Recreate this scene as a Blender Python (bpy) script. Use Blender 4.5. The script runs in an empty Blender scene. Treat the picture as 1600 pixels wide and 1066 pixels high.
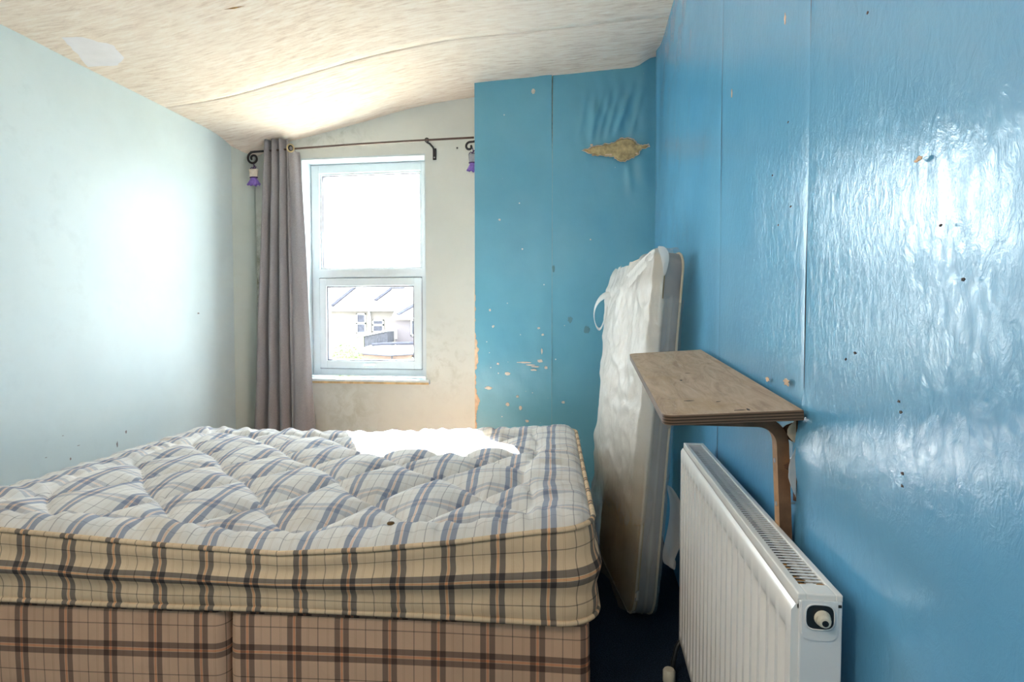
import bpy, bmesh, math, random
import numpy as np
from mathutils import Vector, Matrix, noise, Euler

random.seed(7)
scene = bpy.context.scene
C = scene.collection
R = math.radians

# ------------------------------------------------------------------ camera
cam_data = bpy.data.cameras.new('camera')
cam_data.sensor_fit = 'HORIZONTAL'; cam_data.sensor_width = 36.0; cam_data.lens = 20.25
cam_data.clip_start = 0.02; cam_data.clip_end = 300
cam = bpy.data.objects.new('camera', cam_data); C.objects.link(cam)
cam.location = (0, 0, 1.12)
cam.rotation_euler = (R(90) - math.atan(33/900), 0, math.atan(122/900))
scene.camera = cam

# ------------------------------------------------------------------ sky, sun, unseen fill light, exposure
world = bpy.data.worlds.new('sky'); scene.world = world; world.use_nodes = True
bg = world.node_tree.nodes['Background']
bg.inputs['Color'].default_value = (0.86, 0.94, 1.0, 1); bg.inputs['Strength'].default_value = 8.0
sun_d = bpy.data.lights.new('sun', 'SUN'); sun_d.energy = 46.0; sun_d.angle = R(0.6); sun_d.color = (1, 0.97, 0.93)
sun = bpy.data.objects.new('sun', sun_d); C.objects.link(sun)
sun_dir = Vector((0.50*math.cos(R(40)), -0.866*math.cos(R(40)), -math.sin(R(40))))
sun.rotation_euler = sun_dir.to_track_quat('-Z', 'Y').to_euler()
fill_d = bpy.data.lights.new('fill_light', 'POINT'); fill_d.energy = 15; fill_d.shadow_soft_size = 0.14; fill_d.color = (1, 0.89, 0.76)
fill = bpy.data.objects.new('fill_light', fill_d); C.objects.link(fill); fill.location = (-0.95, -0.35, 2.1)  # unseen fill light, added behind the camera to brighten the room
# marks the window opening as the way in for sky light (sampling only, gives off nothing itself)
port_d = bpy.data.lights.new('window_portal', 'AREA'); port_d.shape = 'RECTANGLE'; port_d.size = .86; port_d.size_y = 1.5; port_d.cycles.is_portal = True
port = bpy.data.objects.new('window_portal', port_d); C.objects.link(port); port.location = (-1.51, 4.01, 1.455); port.rotation_euler = (R(-90), 0, 0)
vs = scene.view_settings
vs.view_transform = 'Standard'; vs.look = 'None'; vs.gamma = 1.0; vs.exposure = 1.42; vs.use_curve_mapping = False

# ------------------------------------------------------------------ helpers
def link(o, parent=None):
    C.objects.link(o)
    if parent is not None: o.parent = parent
    return o

def mesh_obj(name, verts, faces, mat=None, parent=None, smooth=False, uv=None, mats=None, fmat=None):
    me = bpy.data.meshes.new(name)
    me.from_pydata([tuple(v) for v in verts], [], [tuple(f) for f in faces])
    if mats:
        for m in mats: me.materials.append(m)
        if fmat is not None: me.polygons.foreach_set('material_index', list(fmat))
    elif mat: me.materials.append(mat)
    if smooth: me.polygons.foreach_set('use_smooth', [True]*len(me.polygons))
    if uv is not None:
        l = me.uv_layers.new(name='UVMap')
        vi = np.empty(len(me.loops), dtype=np.int32); me.loops.foreach_get('vertex_index', vi)
        l.data.foreach_set('uv', np.asarray(uv, dtype=np.float32)[vi].ravel())
    me.update()
    return link(bpy.data.objects.new(name, me), parent)

class MB:
    def __init__(s): s.v = []; s.f = []
    def add(s, v, f):
        o = len(s.v); s.v += [tuple(p) for p in v]; s.f += [tuple(i+o for i in q) for q in f]; return s
    def box(s, lo, hi, bevel=0.0):
        x0, y0, z0 = lo; x1, y1, z1 = hi
        b = min(bevel, (x1-x0)/2.01, (y1-y0)/2.01, (z1-z0)/2.01)
        if b <= 0:
            v = [(x0,y0,z0),(x1,y0,z0),(x1,y1,z0),(x0,y1,z0),(x0,y0,z1),(x1,y0,z1),(x1,y1,z1),(x0,y1,z1)]
            return s.add(v, [(0,3,2,1),(4,5,6,7),(0,1,5,4),(1,2,6,5),(2,3,7,6),(3,0,4,7)])
        bm = bmesh.new(); bmesh.ops.create_cube(bm, size=1)
        for q in bm.verts: q.co = Vector(((x0+x1)/2+q.co.x*(x1-x0), (y0+y1)/2+q.co.y*(y1-y0), (z0+z1)/2+q.co.z*(z1-z0)))
        bmesh.ops.bevel(bm, geom=list(bm.edges), offset=b, segments=2, affect='EDGES', profile=0.5)
        bm.verts.index_update()
        s.add([q.co[:] for q in bm.verts], [[q.index for q in f.verts] for f in bm.faces]); bm.free(); return s
    def tube(s, pts, r, n=8, closed=False, cap=True, flat=None):
        pts = [Vector(p) for p in pts]; m = len(pts); rings = []
        up = None
        for i, p in enumerate(pts):
            a = pts[(i-1) % m] if (closed or i > 0) else pts[i]
            b = pts[(i+1) % m] if (closed or i < m-1) else pts[i]
            t = (b-a).normalized()
            if up is None:
                up = Vector((0,0,1)) if abs(t.z) < .9 else Vector((1,0,0))
            sd = t.cross(up).normalized(); up = sd.cross(t).normalized()
            rr = r[i] if isinstance(r, (list, tuple)) else r
            fl = flat if flat else 1.0
            rings.append([p + sd*math.cos(2*math.pi*k/n)*rr + up*math.sin(2*math.pi*k/n)*rr*fl for k in range(n)])
        v = [q for g in rings for q in g]; f = []
        for i in range(m if closed else m-1):
            j = (i+1) % m
            for k in range(n): f.append((i*n+k, i*n+(k+1) % n, j*n+(k+1) % n, j*n+k))
        if cap and not closed:
            f.append(tuple(range(n))[::-1]); f.append(tuple((m-1)*n+k for k in range(n)))
        return s.add(v, f)
    def lathe(s, origin, axis, prof, n=24):
        """prof = [(radius, distance along axis)]"""
        a = Vector(axis).normalized(); u = a.orthogonal().normalized(); w = a.cross(u); o = Vector(origin)
        v = []; f = []
        for r, h in prof:
            for k in range(n):
                t = 2*math.pi*k/n; v.append(o + a*h + (u*math.cos(t)+w*math.sin(t))*r)
        for i in range(len(prof)-1):
            for k in range(n): f.append((i*n+k, i*n+(k+1) % n, (i+1)*n+(k+1) % n, (i+1)*n+k))
        f.append(tuple(range(n))[::-1]); f.append(tuple((len(prof)-1)*n+k for k in range(n)))
        return s.add(v, f)
    def prism(s, poly, lo, hi, fn):
        """extrude polygon (a,b) between c=lo and c=hi; fn maps (a,b,c)->xyz"""
        n = len(poly)
        v = [fn(a, b, lo) for a, b in poly] + [fn(a, b, hi) for a, b in poly]
        f = [tuple(range(n))[::-1], tuple(range(n, 2*n))] + [(i, (i+1) % n, n+(i+1) % n, n+i) for i in range(n)]
        return s.add(v, f)
    def build(s, name, mat, parent=None, smooth=False):
        o = mesh_obj(name, s.v, s.f, mat, parent, smooth)
        bm = bmesh.new(); bm.from_mesh(o.data); bmesh.ops.recalc_face_normals(bm, faces=bm.faces); bm.to_mesh(o.data); bm.free()
        if smooth == 'auto':
            try:
                o.data.set_sharp_from_angle(angle=R(38))
            except Exception: pass
        return o

def empty(name, loc=(0,0,0), rot=(0,0,0), parent=None):
    o = bpy.data.objects.new(name, None); o.location = loc; o.rotation_euler = rot; o.empty_display_size = 0.1
    return link(o, parent)
def tag(o, label=None, cat=None, group=None, kind=None):
    if label: o['label'] = label
    if cat: o['category'] = cat
    if group: o['group'] = group
    if kind: o['kind'] = kind
    return o
def grid(nu, nv, fn):
    """fn(i/nu, j/nv) -> xyz"""
    v = [fn(i/nu, j/nv) for j in range(nv+1) for i in range(nu+1)]
    f = [(j*(nu+1)+i, j*(nu+1)+i+1, (j+1)*(nu+1)+i+1, (j+1)*(nu+1)+i) for j in range(nv) for i in range(nu)]
    return v, f
def nz(x, y=0, z=0): return noise.noise(Vector((x, y, z)))
def sstep(a, b, x):
    t = min(1, max(0, (x-a)/(b-a))); return t*t*(3-2*t)

# ------------------------------------------------------------------ materials
MATS = {}
def nodes_of(name, rough=0.6, col=(.8,.8,.8), metal=0.0, spec=0.5):
    m = bpy.data.materials.new(name); m.use_nodes = True; nt = m.node_tree
    b = nt.nodes['Principled BSDF']
    b.inputs['Base Color'].default_value = (*col, 1); b.inputs['Roughness'].default_value = rough
    b.inputs['Metallic'].default_value = metal; b.inputs['Specular IOR Level'].default_value = spec
    MATS[name] = m
    return m, nt, b
def N(nt, typ, **kw):
    n = nt.nodes.new(typ)
    for k, v in kw.items():
        if k in ('operation', 'blend_type', 'data_type', 'noise_dimensions', 'feature', 'wave_type', 'bands_direction', 'noise_type', 'attribute_name', 'uv_map'): setattr(n, k, v)
        else: n.inputs[k].default_value = v
    return n
def ramp(nt, src, stops, interp='LINEAR'):
    r = nt.nodes.new('ShaderNodeValToRGB'); r.color_ramp.interpolation = interp
    el = r.color_ramp.elements
    while len(el) > 1: el.remove(el[-1])
    el[0].position = stops[0][0]; el[0].color = (*stops[0][1], 1)
    for p, c in stops[1:]:
        e = el.new(p); e.color = (*c, 1)
    nt.links.new(src, r.inputs['Fac']); return r.outputs['Color']
def mix(nt, a, b, fac, blend='MIX'):
    m = nt.nodes.new('ShaderNodeMix'); m.data_type = 'RGBA'; m.blend_type = blend
    for sock, v in ((m.inputs[0], fac), (m.inputs[6], a), (m.inputs[7], b)):
        if hasattr(v, 'links'): nt.links.new(v, sock)
        elif isinstance(v, (int, float)): sock.default_value = v
        else: sock.default_value = (*v, 1)
    return m.outputs[2]
def coords(nt, scale=(1,1,1), kind='Object', rot=(0,0,0)):
    t = nt.nodes.new('ShaderNodeTexCoord'); mp = nt.nodes.new('ShaderNodeMapping')
    mp.inputs['Scale'].default_value = scale; mp.inputs['Rotation'].default_value = rot
    nt.links.new(t.outputs[kind], mp.inputs['Vector']); return mp.outputs['Vector']
def noise_tex(nt, vec, scale, detail=4, rough=.55, dist=0.0):
    n = nt.nodes.new('ShaderNodeTexNoise'); n.inputs['Scale'].default_value = scale; n.inputs['Detail'].default_value = detail
    n.inputs['Roughness'].default_value = rough; n.inputs['Distortion'].default_value = dist
    nt.links.new(vec, n.inputs['Vector']); return n.outputs['Fac']
def bump(nt, b, h, strength, dist, prev=None):
    n = nt.nodes.new('ShaderNodeBump'); n.inputs['Strength'].default_value = strength; n.inputs['Distance'].default_value = dist
    nt.links.new(h, n.inputs['Height'])
    if prev: nt.links.new(prev, n.inputs['Normal'])
    nt.links.new(n.outputs['Normal'], b.inputs['Normal']); return n.outputs['Normal']
def math_n(nt, op, a, b=None, c=None):
    n = nt.nodes.new('ShaderNodeMath'); n.operation = op
    for i, v in enumerate((a, b, c)):
        if v is None: continue
        if hasattr(v, 'links'): nt.links.new(v, n.inputs[i])
        else: n.inputs[i].default_value = v
    return n.outputs[0]
def plain(name, col, rough=.6, metal=0.0, var=0.08, scale=12, bstr=0.0, spec=.5):
    m, nt, b = nodes_of(name, rough, col, metal, spec)
    v = coords(nt); f = noise_tex(nt, v, scale)
    dark = tuple(c*(1-var*2) for c in col); lite = tuple(min(1, c*(1+var)) for c in col)
    nt.links.new(ramp(nt, f, [(.3, dark), (.7, lite)]), b.inputs['Base Color'])
    if bstr: bump(nt, b, noise_tex(nt, v, scale*6), bstr, .002)
    return m

# pale aqua wall emulsion
def wall_paint(name, col, stain=None):
    m, nt, b = nodes_of(name, .42, col, spec=.4)
    v = coords(nt)
    f = noise_tex(nt, v, 1.6, 5, .6)
    c = ramp(nt, f, [(.3, tuple(x*.9 for x in col)), (.65, col)])
    fine = noise_tex(nt, v, 9, 6, .65)
    c = mix(nt, c, tuple(x*.93 for x in col), ramp(nt, fine, [(.52, (0,0,0)), (.7, (1,1,1))]), 'MIX')
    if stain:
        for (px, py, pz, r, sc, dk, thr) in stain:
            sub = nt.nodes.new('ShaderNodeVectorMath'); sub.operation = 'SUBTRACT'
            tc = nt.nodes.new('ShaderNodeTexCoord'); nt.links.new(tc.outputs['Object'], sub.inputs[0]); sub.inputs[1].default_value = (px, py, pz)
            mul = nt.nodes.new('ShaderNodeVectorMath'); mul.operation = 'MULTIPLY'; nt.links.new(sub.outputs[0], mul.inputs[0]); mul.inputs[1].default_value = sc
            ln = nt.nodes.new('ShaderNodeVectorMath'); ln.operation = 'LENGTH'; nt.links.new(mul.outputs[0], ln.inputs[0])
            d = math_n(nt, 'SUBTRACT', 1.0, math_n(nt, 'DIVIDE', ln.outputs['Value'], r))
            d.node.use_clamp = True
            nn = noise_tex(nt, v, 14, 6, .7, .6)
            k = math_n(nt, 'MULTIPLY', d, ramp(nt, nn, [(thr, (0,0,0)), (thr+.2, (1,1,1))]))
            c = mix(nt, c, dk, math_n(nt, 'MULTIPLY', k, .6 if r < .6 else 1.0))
    nt.links.new(c, b.inputs['Base Color'])
    n1 = bump(nt, b, noise_tex(nt, v, 3.0, 3), .25, .01)
    bump(nt, b, noise_tex(nt, v, 60, 3), .12, .002, n1)
    return m
M_left = wall_paint('pale_aqua_paint', (.71, .81, .83))
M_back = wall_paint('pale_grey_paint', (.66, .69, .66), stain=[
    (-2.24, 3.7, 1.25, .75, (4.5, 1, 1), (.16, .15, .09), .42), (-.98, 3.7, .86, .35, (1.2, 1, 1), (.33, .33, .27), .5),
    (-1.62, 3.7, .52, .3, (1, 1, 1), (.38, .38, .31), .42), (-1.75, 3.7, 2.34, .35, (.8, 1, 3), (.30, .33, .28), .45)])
M_corner = wall_paint('corner_grey_paint', (.60, .66, .62))

# glossy blue paint, brushed and lumpy
def blue_gloss():
    m, nt, b = nodes_of('glossy_blue_paint', .2, (.14, .42, .66), spec=.9)
    v = coords(nt)
    f = noise_tex(nt, v, 1.3, 4)
    c = ramp(nt, f, [(.3, (.105, .37, .64)), (.7, (.15, .44, .70))])
    nt.links.new(c, b.inputs['Base Color'])
    rr = ramp(nt, noise_tex(nt, v, 5, 5), [(.3, (.15,)*3), (.7, (.24,)*3)]); nt.links.new(rr, b.inputs['Roughness'])
    n2 = bump(nt, b, noise_tex(nt, coords(nt, (1, 1.0, .6), rot=(R(12),0,0)), 55, 5, .65, .8), .33, .0032)
    bump(nt, b, noise_tex(nt, coords(nt, (1, 1, .3)), 120, 2), .06, .002, n2)
    return m
M_blue = blue_gloss()
def blue_paper():
    m, nt, b = nodes_of('blue_painted_paper', .36, (.08, .33, .47), spec=.5)
    v = coords(nt)
    c = ramp(nt, noise_tex(nt, v, 1.8, 4), [(.3, (.085, .31, .44)), (.7, (.13, .38, .51))])
    # chipped specks, thicker towards the bottom left
    vo = nt.nodes.new('ShaderNodeTexVoronoi'); vo.inputs['Scale'].default_value = 17; nt.links.new(v, vo.inputs['Vector'])
    sp = ramp(nt, vo.outputs['Distance'], [(.05, (1,1,1)), (.085, (0,0,0))])
    sep = nt.nodes.new('ShaderNodeSeparateXYZ'); tc = nt.nodes.new('ShaderNodeTexCoord'); nt.links.new(tc.outputs['Object'], sep.inputs[0])
    low = math_n(nt, 'MULTIPLY', ramp(nt, math_n(nt, 'MULTIPLY', sep.outputs['Z'], .4), [(.3, (1,1,1)), (.62, (.0,.0,.0))]),
                 ramp(nt, math_n(nt, 'ADD', sep.outputs['X'], .8), [(.3, (1,1,1)), (.75, (0,0,0))]))
    gate = ramp(nt, math_n(nt, 'ADD', noise_tex(nt, v, 7, 2), math_n(nt, 'MULTIPLY', low, .12)), [(.58, (0,0,0)), (.62, (1,1,1))])
    c = mix(nt, c, (.62, .66, .62), math_n(nt, 'MULTIPLY', sp, gate))
    nt.links.new(c, b.inputs['Base Color'])
    n1 = bump(nt, b, noise_tex(nt, v, 4, 3), .3, .012)
    bump(nt, b, noise_tex(nt, coords(nt, (1, 1, .5)), 55, 4), .22, .003, n1)
    return m
M_paper = blue_paper()
def ceiling_mat():
    m, nt, b = nodes_of('textured_cream_ceiling', .8, (.8, .7, .58), spec=.2)
    v = coords(nt, (.35, 2.2, 1))
    s = noise_tex(nt, v, 26, 6, .68, .4)
    c = ramp(nt, s, [(.30, (.64, .47, .36)), (.5, (.86, .71, .58)), (.68, (.94, .84, .74))])
    c = mix(nt, c, (.90, .79, .70), ramp(nt, noise_tex(nt, coords(nt), 1.1, 4), [(.4, (0,0,0)), (.75, (.6,.6,.6))]))
    nt.links.new(c, b.inputs['Base Color'])
    bump(nt, b, s, .35, .005)
    return m
M_ceil = ceiling_mat()
M_void = plain('dark_gap', (.09, .05, .03), .9)
M_patch = plain('filler_white', (.88, .82, .82), .8, var=.03)
def carpet():
    m, nt, b = nodes_of('navy_carpet', .95, (.015, .025, .05), spec=.1)
    v = coords(nt); f = noise_tex(nt, v, 240, 3)
    c = ramp(nt, f, [(.3, (.006, .012, .025)), (.7, (.03, .05, .085))])
    c = mix(nt, c, (.10, .10, .10), ramp(nt, noise_tex(nt, v, 45, 6, .8), [(.68, (0,0,0)), (.75, (.5,.5,.5))]))
    nt.links.new(c, b.inputs['Base Color']); bump(nt, b, f, .8, .006); return m
M_carpet = carpet()

# tartan
def tartan(name, base, faded=0.0, tint=(.36, .38, .44), dirt=(.5, .38, .22), weft=0.0):
    m, nt, b = nodes_of(name, .85, base, spec=.15)
    uvn = nt.nodes.new('ShaderNodeUVMap'); uvn.uv_map = 'UVMap'
    sep = nt.nodes.new('ShaderNodeSeparateXYZ'); nt.links.new(uvn.outputs[0], sep.inputs[0])
    W = (1,1,1)
    cols = []
    for ax, off, fd in (('X', .37, faded), ('Y', .5, 1-(1-faded)*(1-weft))):
        L = lambda c: tuple(x*(1-fd)+fd for x in c)
        g = L(tint); o = L((1.0, .50, .27)); th = L((.45, .45, .48)); fa = L((.80, .74, .70)) if ax == 'X' else W
        stops = [(0, th), (.009, W), (.19, fa), (.20, W), (.22, fa), (.23, W), (.350, g), (.465, W), (.482, o), (.496, W), (.504, o), (.518, W), (.535, g), (.650, W), (.77, fa), (.78, W), (.80, fa), (.81, W), (.991, th)]
        fr = math_n(nt, 'FRACT', math_n(nt, 'ADD', math_n(nt, 'DIVIDE', sep.outputs[ax], .134), off))
        cols.append(ramp(nt, fr, stops, 'CONSTANT'))
    st = mix(nt, cols[0], cols[1], 1.0, 'MULTIPLY')
    v = coords(nt)
    bs = ramp(nt, noise_tex(nt, v, 3, 5, .65), [(.35, tuple(x*.86 for x in base)), (.6, base)])
    bs = mix(nt, bs, dirt, ramp(nt, noise_tex(nt, v, 2.2, 5, .7), [(.56, (0,0,0)), (.78, (.55,.55,.55))]))
    c = mix(nt, bs, st, 1.0, 'MULTIPLY')
    # woven twill
    tw = nt.nodes.new('ShaderNodeTexWave'); tw.wave_type = 'BANDS'; tw.bands_direction = 'DIAGONAL'; tw.inputs['Scale'].default_value = 160
    nt.links.new(uvn.outputs[0], tw.inputs['Vector'])
    c = mix(nt, c, (0,0,0), math_n(nt, 'MULTIPLY', tw.outputs['Fac'], .12))
    nt.links.new(c, b.inputs['Base Color'])
    bump(nt, b, noise_tex(nt, v, 40, 4), .25, .004)
    return m
M_tart_top = tartan('faded_skylit_tartan', (.82, .80, .77), .20, (.30, .37, .54), weft=.5)  # paler, bluer top: blue sky light put into the colour, besides some fading
M_tart = tartan('tan_tartan_ticking', (.82, .635, .43), tint=(.31, .33, .40))
M_tart_base = tartan('tan_tartan_base_cloth', (.78, .52, .36), .0, (.40, .39, .42), (.5, .30, .2))
def curtain_mat():
    m, nt, b = nodes_of('grey_woven_curtain', .9, (.3, .27, .29), spec=.1)
    v = coords(nt, (1, 1, 1))
    f = noise_tex(nt, coords(nt, (3, 3, .6)), 170, 2); g = noise_tex(nt, coords(nt, (.6, .6, 3)), 170, 2)
    w = mix(nt, ramp(nt, f, [(.3, (.27, .255, .275)), (.7, (.43, .41, .42))]), ramp(nt, g, [(.3, (.28, .255, .265)), (.7, (.42, .405, .42))]), .5)
    nt.links.new(w, b.inputs['Base Color'])
    b.inputs['Subsurface Weight'].default_value = 0
    tr = nt.nodes.new('ShaderNodeBsdfTranslucent'); tr.inputs['Color'].default_value = (.45, .4, .42, 1)
    ms = nt.nodes.new('ShaderNodeMixShader'); ms.inputs[0].default_value = .12
    out = nt.nodes['Material Output']
    nt.links.new(b.outputs[0], ms.inputs[1]); nt.links.new(tr.outputs[0], ms.inputs[2]); nt.links.new(ms.outputs[0], out.inputs['Surface'])
    return m
M_curtain = curtain_mat()
M_iron = plain('black_iron', (.025, .022, .022), .45, .3)
M_polem = plain('brown_pole_metal', (.09, .055, .045), .4, .4)
M_brass = plain('antique_brass', (.50, .40, .24), .3, .9)
M_upvc = plain('white_upvc', (.66, .71, .74), .28, var=.02)
M_reveal = plain('reveal_white_paint', (.60, .68, .72), .5, var=.04)
M_gasket = plain('grey_gasket', (.10, .10, .13), .6)
M_silledge = plain('raw_timber', (.62, .45, .24), .8, var=.2, scale=20)
M_rad = plain('radiator_white_enamel', (.86, .85, .83), .26, var=.02)
M_radend = plain('radiator_end_enamel', (.80, .82, .84), .3, var=.02)
M_dark = plain('dark_hollow', (.012, .012, .012), .8)
M_rust = plain('rust', (.34, .16, .03), .9, var=.3, scale=60)
M_cream = plain('cream_plastic', (.74, .70, .58), .4, var=.03)
M_black = plain('black_plastic', (.015, .018, .02), .3)
M_screw = plain('zinc_screw', (.5, .5, .52), .35, .9)
M_brick = plain('pale_brick', (.13, .085, .07), .9, var=.15, scale=3)
M_render = plain('cream_render', (.12, .105, .095), .9, var=.08, scale=2)
M_grey_r = plain('grey_pebbledash', (.10, .085, .09), .9, var=.15, scale=20)
M_slate = plain('dark_slate', (.03, .03, .045), .8, var=.25, scale=8)
M_whitep = plain('outdoor_white_paint', (.45, .46, .45), .5, var=.03)
M_flat = plain('pale_felt_roof', (.3, .3, .3), .8, var=.1)
M_leaf = plain('light_green_leaf', (.055, .09, .015), .6, var=.35, scale=9)
M_ground = plain('garden_ground', (.36, .36, .30), .95, var=.2, scale=.6)
M_spk = plain('speckled_dark_wall', (.035, .035, .045), .9, var=.5, scale=14)
M_tile = None
def tile_mat():
    m, nt, b = nodes_of('pale_roof_tile', .85, (.62, .50, .45))
    v = coords(nt)
    br = nt.nodes.new('ShaderNodeTexBrick'); br.inputs['Scale'].default_value = 1; br.inputs['Brick Width'].default_value = .3; br.inputs['Row Height'].default_value = .18
    br.inputs['Mortar Size'].default_value = .012
    br.inputs['Color1'].default_value = (.17, .145, .135, 1); br.inputs['Color2'].default_value = (.14, .12, .11, 1); br.inputs['Mortar'].default_value = (.07, .055, .055, 1)
    nt.links.new(v, br.inputs['Vector']); nt.links.new(br.outputs['Color'], b.inputs['Base Color']); return m
M_tile = tile_mat()
def glass_mat():
    m = bpy.data.materials.new('window_glass'); m.use_nodes = True; nt = m.node_tree; nt.nodes.clear()
    out = nt.nodes.new('ShaderNodeOutputMaterial'); t = nt.nodes.new('ShaderNodeBsdfTransparent'); g = nt.nodes.new('ShaderNodeBsdfGlossy')
    t.inputs[0].default_value = (.97, .985, .98, 1); g.inputs['Roughness'].default_value = .02
    ms = nt.nodes.new('ShaderNodeMixShader'); ms.inputs[0].default_value = .035
    nt.links.new(t.outputs[0], ms.inputs[1]); nt.links.new(g.outputs[0], ms.inputs[2]); nt.links.new(ms.outputs[0], out.inputs[0])
    return m
M_glass = glass_mat()
def wood(name, edge=False):
    m, nt, b = nodes_of(name, .55, (.4, .28, .18), spec=.3)
    if edge:
        sep = nt.nodes.new('ShaderNodeSeparateXYZ'); tc = nt.nodes.new('ShaderNodeTexCoord'); nt.links.new(tc.outputs['Object'], sep.inputs[0])
        fr = math_n(nt, 'FRACT', math_n(nt, 'MULTIPLY', sep.outputs['Z'], 1/.0052))
        c = ramp(nt, fr, [(0, (.055, .035, .022)), (.5, (.26, .18, .115)), (.56, (.19, .12, .08))], 'CONSTANT')
        c = mix(nt, c, (.10, .07, .05), ramp(nt, noise_tex(nt, coords(nt), 40, 4), [(.5, (0,0,0)), (.8, (.7,.7,.7))]))
    else:
        f = noise_tex(nt, coords(nt, (2.2, .35, 1)), 14, 7, .7, 1.2)
        c = ramp(nt, f, [(.3, (.34, .22, .14)), (.5, (.52, .38, .26)), (.7, (.64, .49, .36))])
        v = coords(nt)
        c = mix(nt, c, (.42, .25, .08), ramp(nt, noise_tex(nt, v, 6, 4), [(.55, (0,0,0)), (.72, (.55,.55,.55))]))
        c = mix(nt, c, (.12, .08, .06), ramp(nt, noise_tex(nt, v, 11, 6, .75), [(.6, (0,0,0)), (.74, (.6,.6,.6))]))
        c = mix(nt, c, (.62, .54, .44), ramp(nt, noise_tex(nt, coords(nt, (6, .6, 1)), 12, 5), [(.6, (0,0,0)), (.72, (.45,.45,.45))]))
        bump(nt, b, f, .2, .002)
    nt.links.new(c, b.inputs['Base Color']); return m
M_ply = wood('worn_plywood_face'); M_plyedge = wood('plywood_layers', True)
M_bent = plain('bentwood_brown', (.23, .12, .06), .45, var=.2, scale=25)
M_bent_in = plain('bentwood_face', (.52, .27, .10), .45, var=.15, scale=25)
def single_mat():
    m, nt, b = nodes_of('quilted_grey_cover', .85, (.5, .48, .46), spec=.15)
    v = coords(nt); vr = coords(nt, (1, 1, 1), rot=(R(45), 0, R(20)))
    c = ramp(nt, noise_tex(nt, v, 4, 4), [(.3, (.27, .28, .29)), (.7, (.38, .38, .38))])
    nt.links.new(c, b.inputs['Base Color'])
    ch = nt.nodes.new('ShaderNodeTexWave'); ch.inputs['Scale'].default_value = 6; ch.wave_type = 'BANDS'; ch.bands_direction = 'DIAGONAL'; nt.links.new(v, ch.inputs['Vector'])
    bump(nt, b, ch.outputs['Fac'], .6, .01); return m
M_single = single_mat()
M_single_face = plain('stained_cream_cover', (.46, .34, .18), .85, var=.12, scale=5)
M_spipe = plain('cream_piping', (.68, .60, .46), .8, var=.05)
def plastic():
    m = bpy.data.materials.new('cloudy_polythene'); m.use_nodes = True; nt = m.node_tree
    b = nt.nodes['Principled BSDF']; b.inputs['Base Color'].default_value = (.88, .88, .86, 1); b.inputs['Roughness'].default_value = .22; b.inputs['Specular IOR Level'].default_value = .6
    tr = nt.nodes.new('ShaderNodeBsdfTranslucent'); tr.inputs[0].default_value = (.85, .85, .82, 1)
    m1 = nt.nodes.new('ShaderNodeMixShader'); m1.inputs[0].default_value = .3
    tp = nt.nodes.new('ShaderNodeBsdfTransparent'); m2 = nt.nodes.new('ShaderNodeMixShader')
    at = nt.nodes.new('ShaderNodeAttribute'); at.attribute_name = 'opacity'
    nt.links.new(at.outputs['Fac'], m2.inputs[0])
    nt.links.new(b.outputs[0], m1.inputs[1]); nt.links.new(tr.outputs[0], m1.inputs[2])
    nt.links.new(tp.outputs[0], m2.inputs[1]); nt.links.new(m1.outputs[0], m2.inputs[2])
    nt.links.new(m2.outputs[0], nt.nodes['Material Output'].inputs[0])
    v = coords(nt, (1.6, 1.6, .7))
    bump(nt, b, noise_tex(nt, v, 16, 5, .6, 1.5), .6, .01)
    return m
M_plastic = plastic()
M_print = plain('black_print', (.03, .03, .03), .6)
M_bare = plain('bare_yellow_plaster', (.52, .40, .20), .9, var=.25, scale=30, bstr=.6)
M_tornpaper = plain('torn_backing_paper', (.70, .52, .36), .9, var=.12, scale=40)
M_palechip = plain('pale_chip', (.66, .62, .54), .9, var=.1, scale=40)
M_darkchip = plain('dark_chip', (.05, .05, .05), .9, var=.2)
M_brownvoid = plain('splintered_board', (.10, .045, .025), .9, var=.5, scale=60)
M_purple = plain('purple_tulle', (.24, .15, .55), .8, var=.15, scale=60)
M_purpled = plain('dark_purple_ribbon', (.06, .02, .12), .6)
M_sachet = plain('cream_sachet_cloth', (.66, .58, .50), .85, var=.08, scale=60)
M_sachet_g = plain('grey_sachet_cloth', (.30, .32, .36), .85, var=.08, scale=60)
M_crumb = plain('brown_tuft', (.16, .09, .03), .9, var=.3, scale=200)

# ------------------------------------------------------------------ the room
XL, XR, YC, YW, YR = -2.34, .375, 3.50, 3.70, -1.25
TOP = 2.85
XB = -.705            # left face of the chimney breast
def prof(X): return float(np.interp(X, [-2.5, -2.34, -1.98, -1.57, -1.13, -.70, .39, .5], [2.28, 2.30, 2.33, 2.415, 2.515, 2.565, 2.60, 2.61]))
def ceil_z(X, Y):
    z = sum(prof(X+d) for d in (-.16, -.08, 0, .08, .16))/5
    z -= .075*math.exp(-((X+2.30)/.17)**2-((Y-3.72)/.22)**2)
    z += .006*nz(X*2.1, Y*2.1, 3)
    if X > .25: z += .05*sstep(3.1, 3.5, Y)*sstep(.25, .37, X)
    return z

floor = MB().box((XL-.3, YR-.2, -.12), (XR+.2, 4.0, 0)).build('floor', M_carpet); tag(floor, kind='structure')
wl = mesh_obj('wall_left', *grid(10, 40, lambda a, b: (XL, YR + a*(YW-.12-YR), -.01 + b*(TOP-.01))), M_left)
wl_b = MB().box((XL-.15, YR-.2, -.1), (XL-.002, YW+.3, TOP)).build('wall_core', M_left, wl); tag(wl, kind='structure')
# boxed corner between left and window wall
cs = MB().prism([(XL, YW-.16), (XL+.07, YW-.02), (XL+.07, YW+.02), (XL-.02, YW+.02), (XL-.02, YW-.16)], 0, 2.4, lambda a, b, c: (a, b, c)).build('trim_1', M_corner); tag(cs, kind='structure')

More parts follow.
